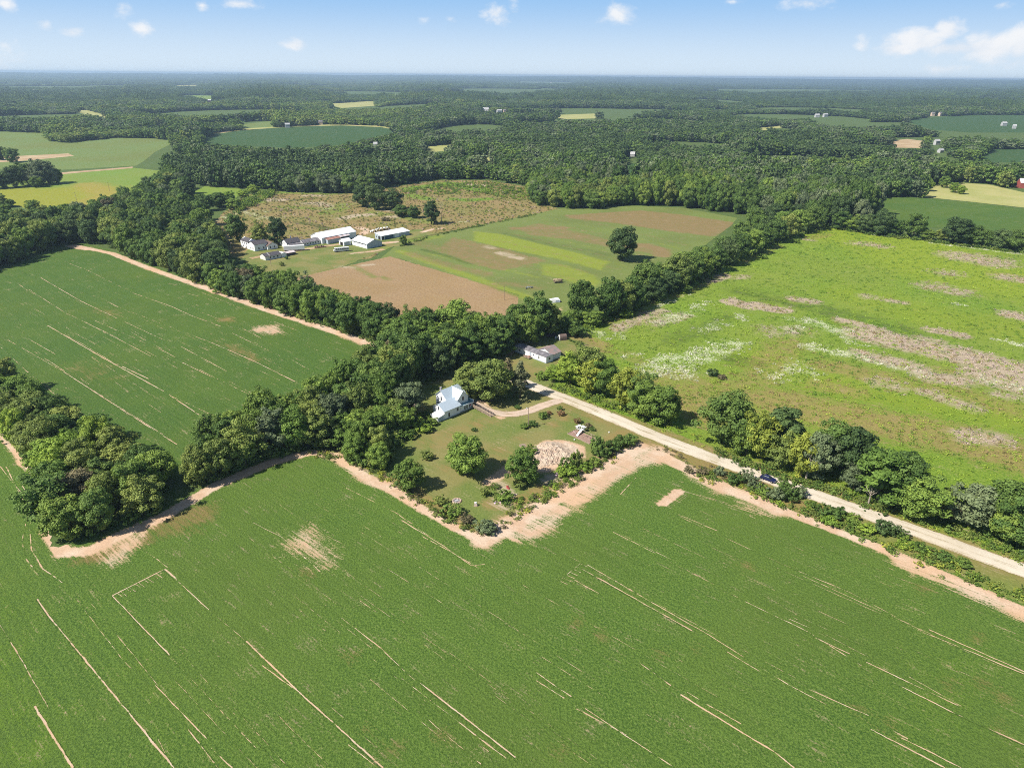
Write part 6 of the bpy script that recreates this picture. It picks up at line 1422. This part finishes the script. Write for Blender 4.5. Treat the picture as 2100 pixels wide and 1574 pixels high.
gable(t, 0, 12.6, 0, 18, 3.4, 5.7, 'v', GREYW, WROOF, .3)
b = MB(); b.box(-.06, -.02, .1, 17.9, -.1, 2.45); b.box(-.06, -.02, .1, 17.9, 3.0, 3.4); b.build('side_cladding', WHITE, t)
for k in range(5): door(t, 'u-', 0, 2.6 + k * 3.1, 2.7, .5, name='opening', z0=2.48)
gable(t, -6.3, -.1, 18.5, 24.5, 2.9, 4.6, 'u', WHITE, WROOF, .3, wn='wing_wall', rn='wing_roof'); door(t, 'u-', -6.3, 21.5, 3.2, 2.4); door(t, 'v-', 18.5, -3.5, 3.6, 2.6, GREYW)
t = Bl('open_shed', *B_(980, 502), 'long low white-roofed shed at the right end of the far farm, dark blue bays', 'shed', 47)
shedroof(t, 0, 26, 0, 7.8, 3.0, 4.2, GREYW, WROOF, 'v', .35); door(t, 'v-', 0, 7, 7.5, 2.6, simple('blue_panel', (.06, .11, .17), .6)); door(t, 'v-', 0, 1.4, 1.6, 2.4); door(t, 'v-', 0, 14, 4, 2.6, WHITE); door(t, 'u-', 0, 2.5, 2.6, 2.4); window(t, 'u-', 0, 6, 1.8)
t = Bl('ranch_house', *A_(525, 762), 'low white house with dark striped roof nearest the hedgerow at the far farm', 'house', 47)
gable(t, 0, 11, 0, 7, 2.6, 3.9, 'u', WHITE2, SHING, .35)
for u in (3.4, 6.0, 8.6): window(t, 'v-', 0, u, 1.5, 1.0, 1.0)
b = MB(); b.hexa([(3.1, -.3, 2.66), (3.35, -.3, 2.66), (3.35, 3.5, 4.08), (3.1, 3.5, 4.08)], [(3.1, -.3, 2.72), (3.35, -.3, 2.72), (3.35, 3.5, 4.12), (3.1, 3.5, 4.12)]); b.build('roof_strip', WHITE, t)
t = Bl('storage_shed', *A_(790, 712), 'small white shed with a lean-to right of the low house at the far farm', 'shed', 47)
gable(t, 0, 3.6, 0, 5, 2.4, 3.0, 'v', WHITE, WHITE2, .2); shedroof(t, 3.8, 11, 1, 4.5, 1.8, 2.2, DARKW, PALETIN, 'v', .2, wn='lean_to', rn='lean_to_roof')
def box_trailer(px, py, rz, L_, label, name='semi_trailer', cat='trailer'):
    t = Bl(name, px, py, label, cat, rz)
    b = MB(); b.box(0, L_, 0, 2.5, 1.1, 3.8); b.build('cargo_box', WHITE, t); b = MB(); b.box(0, L_, .4, 2.1, .8, 1.1); b.build('chassis', DARKW, t)
    for x in (1.2, 2.4):
        for y in (.1, 2.1): b = MB(); b.tube((x, y, .5), (x, y + .3, .5), .5, .5, 14); b.build('wheel', TYRE, t)
    b = MB(); b.box(L_ - 2.6, L_ - 2.45, .5, .7, 0, 1.0); b.box(L_ - 2.6, L_ - 2.45, 1.8, 2.0, 0, 1.0); b.build('landing_leg', GREYW, t); return t
box_trailer(*A_(830, 622), 20, 13.5, 'long white box trailer parked beside the farm track')
t = Bl('bus', *A_(1675, 628), 'old white bus with dark windows parked on the farm lawn', 'bus', 24)
b = MB(); b.box(0, 9.6, 0, 2.4, .6, 2.9); b.box(-.7, 0, .2, 2.2, .6, 1.6); b.build('body', WHITE2, t, bevel=.12)
for k in range(7):
    for s, y in ((-1, 0), (1, 2.4)): b = MB(); b.box(.7 + k * 1.25, 1.6 + k * 1.25, y - .03, y + .03, 1.75, 2.45); b.build('window', GLASS, t)
for x in (1.4, 7.6):
    for y in (-.02, 2.12): b = MB(); b.tube((x, y, .48), (x, y + .3, .48), .48, .48, 14); b.build('wheel', TYRE, t)
b = MB(); b.box(-.06, -.02, .25, 2.15, 1.7, 2.6); b.build('windscreen', GLASS, t)
t = Bl('flatbed_trailer', *A_(1325, 560), 'rusty flatbed trailer with implements on the pale farm track', 'trailer', 22)
b = MB(); b.box(0, 8, 0, 2.2, .7, .85); b.box(8, 10, 1.0, 1.2, .6, .75); b.build('bed', RUST, t)
for x in (2.4, 3.5):
    for y in (-.05, 2.0): b = MB(); b.tube((x, y, .4), (x, y + .25, .4), .4, .4, 12); b.build('wheel', TYRE, t)
b = MB(); [b.box(.6 + i * 1.4, 1.3 + i * 1.4, .3, 1.8, .85, 1.1 + .5 * (i % 2)) for i in range(5)]; b.build('load', DARKW, t)
for i, (x, y) in enumerate(((780, 350), (820, 335), (845, 345), (875, 318), (905, 330), (925, 305), (955, 320), (975, 295), (1005, 305), (1030, 285), (1060, 300), (1085, 280), (1115, 292))):
    white = i in (0, 1, 3, 5, 7, 9, 11)
    where = '%s from the great barn' % ORD[i]
    small_thing('round_bale', *B_(x, y), radians(30 + 17 * i), ('white wrapped round bale' if white else 'dark uncovered round bale') + ' behind the open shed, ' + where, 'bale',
                [('bale', BALEW if white else STRAWM, lambda b: b.tube((-.75, 0, .85), (.75, 0, .85), .85, .85, 16)), ('end_cap', WHITE if white else DARKW, lambda b: b.tube((.751, 0, .85), (.79, 0, .85), .5, .5, 12))], group='round bales behind the open shed')
lump('silage_heap', *B_(1085, 300), DARKW, 8, 1.3, 2.6, 'dark covered heap at the end of the row of bales', 'heap', pn='cover')
small_thing('camper', 1138, 619, radians(20), 'crumpled white camper wreck behind the hedgerow on the mown field', 'camper',
            [('body', WHITE, lambda b: b.hexa([(-3, -1.6, 0), (3, -1.5, 0), (3.3, 1.6, 0), (-2.8, 1.7, 0)], [(-2.4, -1.0, 1.9), (2.4, -1.4, 1.3), (2.2, 1.2, 2.0), (-2.6, 1.3, 1.7)])), ('torn_panel', GREYW, lambda b: (b.hexa([(-.4, -1.9, .2), (2.2, -1.9, .1), (2.4, -1.5, 1.2), (-.2, -1.5, 1.5)], [(-.4, -1.95, .2), (2.2, -1.95, .1), (2.4, -1.6, 1.2), (-.2, -1.6, 1.5)]))),
             ('window', GLASS, lambda b: b.box(.6, 1.6, -1.62, -1.4, .9, 1.4)), ('wheel', TYRE, lambda b: b.tube((2.6, -1.8, .4), (2.6, -1.6, .4), .4, .4, 12))])
small_thing('hay_wagon', 1144, 579.5, radians(10), 'pale loaded wagon on the green strip above the hedgerow', 'wagon',
            [('load', STRAWM, lambda b: b.lumps((0, 0, 1.6), 1.6, 12, 3, (1.9, .9, .6))), ('bed', WOOD, lambda b: b.box(-2.6, 2.6, -1.1, 1.1, .8, .95)), ('wheel', TYRE, lambda b: b.tube((-1.8, -1.2, .45), (-1.8, -1, .45), .45, .45, 12)), ('wheel', TYRE, lambda b: b.tube((1.8, -1.2, .45), (1.8, -1, .45), .45, .45, 12))])
small_thing('hay_rake', 1086, 592, radians(30), 'grey farm implement at the brown field corner behind the hedgerow', 'implement',
            [('frame', GREYW, lambda b: (b.box(-2.4, 2.4, -.1, .1, .8, 1.0), b.box(-2.2, 1.6, .8, 1.0, .8, 1.0), b.box(-.1, .1, -.1, 2.6, .7, .85))), ('wheel', TYRE, lambda b: b.tube((-1.8, .3, .5), (-1.8, .5, .5), .5, .5, 12)), ('wheel', TYRE, lambda b: b.tube((1.8, .3, .5), (1.8, .5, .5), .5, .5, 12))])


# --- houses and barns far off in the woods
FAR = [(430, 210, 16, 11, 7, 'RED', 'small red barn in the distant left woods', 'barn'), (443, 211, 9, 7, 5, 'W', 'small white shed beside the distant red barn', 'shed'), (997, 229, 26, 16, 9, 'W', 'white barn in the distant middle woods, left of a pair', 'barn'),
       (1024, 232, 22, 14, 7, 'W', 'white low barn in the distant middle woods, right of a pair', 'barn'), (1035, 231, 10, 8, 5, 'P', 'pinkish shed at the end of the distant white pair', 'shed'), (1146, 193, 30, 18, 10, 'W', 'distant white hall left in a bright group', 'hall'), (1157, 194, 34, 18, 12, 'W', 'distant white hall right in a bright group', 'hall'),
       (1168, 198, 20, 14, 8, 'P', 'distant pinkish house under the bright group', 'house'), (1208, 189, 24, 12, 7, 'W', 'distant white house in woods right of the bright group', 'house'), (1217, 190, 14, 10, 6, 'W', 'distant small white shed beside the lone house', 'shed'),
       (868, 170, 60, 24, 12, 'W', 'distant long white hall near the left horizon woods', 'hall'), (806, 155, 110, 40, 22, 'W', 'bright white hall right on the horizon', 'hall'), (905, 181, 22, 14, 8, 'W', 'distant white house alone in the dense woods', 'house'),
       (814, 198, 18, 12, 7, 'W', 'distant white house above the far bean field', 'house'), (18, 190, 24, 14, 8, 'W', 'distant white barn near the left border', 'barn'), (71, 187, 18, 12, 7, 'W', 'distant white shed right of the left border barn', 'shed'),
       (590, 262, 14, 9, 5, 'W', 'white house at the upper edge of the far bean field', 'house'), (658, 256, 12, 8, 5, 'P', 'pale roof in trees at the upper edge of the far bean field', 'house'), (770, 299, 9, 6, 3.5, 'W', 'small white shed right of the far bean field', 'shed'), (1675, 241, 18, 11, 6, 'W', 'distant white house in the right woods, left part', 'house'),
       (1692, 240, 20, 11, 6, 'W', 'distant white house in the right woods, right part', 'house'), (1912, 238, 14, 11, 8, 'P', 'distant tan house by the right bean field, left of two', 'house'), (1927, 238, 14, 11, 8, 'P', 'distant tan house by the right bean field, right of two', 'house'),
       (1888, 181, 40, 16, 9, 'P', 'distant tan hall near the right horizon', 'hall'), (1972, 181, 26, 14, 8, 'W', 'distant white house near the right horizon, left one', 'house'), (1985, 182, 26, 14, 8, 'W', 'distant white house near the right horizon, middle one', 'house'), (1995, 181, 22, 12, 8, 'W', 'distant white house near the right horizon, right one', 'house'),
       (2070, 212, 18, 11, 7, 'W', 'distant white house at the right border woods', 'house'), (2058, 258, 18, 10, 5, 'W', 'white shed by the far right bean field', 'shed'), (2079, 264, 10, 8, 5, 'W', 'white house under the tree at the far right bean field', 'house'), (1920, 297, 14, 8, 4.5, 'W', 'pale house in the trees right of the bare tan field, upper one', 'house'),
       (1928, 313, 14, 8, 4.5, 'W', 'white house in the trees right of the bare tan field, lower one', 'house'), (1297, 321, 9, 7, 5, 'W', 'white house in a gap above the small bean field', 'house'), (2097, 385, 14, 14, 10, 'RED', 'red barn cut by the right border', 'barn'),
       (1384, 173, 16, 10, 6, 'W', 'tiny white house in the middle of the horizon woods', 'house'), (1102, 171, 30, 12, 7, 'W', 'tiny white building row under the horizon, left piece', 'building'), (1130, 171, 40, 12, 7, 'W', 'tiny white building row under the horizon, right piece', 'building'), (970, 170, 14, 10, 7, 'W', 'tiny white dot-like house under the horizon', 'house')]
FARW = simple('dull_white_wall', (0.46, 0.45, 0.44), .8, .1, .3); FARR = simple('dull_pale_roof', (0.50, 0.49, 0.48), .7, .15, .3)
REDB = simple('barn_red', (0.36, 0.09, 0.07), .8, .1, .5); TAN = simple('tan_siding', (0.62, 0.47, 0.36), .8, .1, .5)
rr = random.Random(9)
for (px, py, L_, w_, h_, c_, lb, ct) in FAR:
    py2 = py + 0; p = at(px, py2); rr_ = np.hypot(p[0], p[1]); z = float(rise(rr_)) + (0 if rr_ < 1500 else 3)
    t = thing(ct if ct != 'building' else 'building', (p[0], p[1], z), radians(rr.choice([8, 20, -12, 30])), lb, ct)
    L_ *= .72; w_ *= .7; h_ = h_ * .6 + 2
    gable(t, -L_ / 2, L_ / 2, -w_ / 2, w_ / 2, h_ * .62 + 1, h_ + 2, 'u', {'W': FARW, 'P': TAN, 'RED': REDB}[c_], {'W': FARR, 'P': SHING2, 'RED': WROOF}[c_], .4, z0=-4)

# ------------------------------------------------------------------ air
def haze():
    b = MB(); b.box(-27500, 27500, -2500, 27500, -25.0, 128.0)
    mt = bpy.data.materials.new('haze'); mt.use_nodes = True; n = mt.node_tree; n.nodes.clear()
    o = n.nodes.new('ShaderNodeOutputMaterial'); v = n.nodes.new('ShaderNodeVolumePrincipled')
    v.inputs['Color'].default_value = (0.60, 0.80, 1.0, 1); v.inputs['Density'].default_value = HAZE; v.inputs['Anisotropy'].default_value = 0.2
    n.links.new(v.outputs[0], o.inputs['Volume'])
    b.build('haze', mt, kind='stuff', label='pale blue summer haze thickening towards the horizon')
HAZE = 0.000085
haze()
print('script done', round(time.time() - T0, 1), 'objects', len(bpy.data.objects))
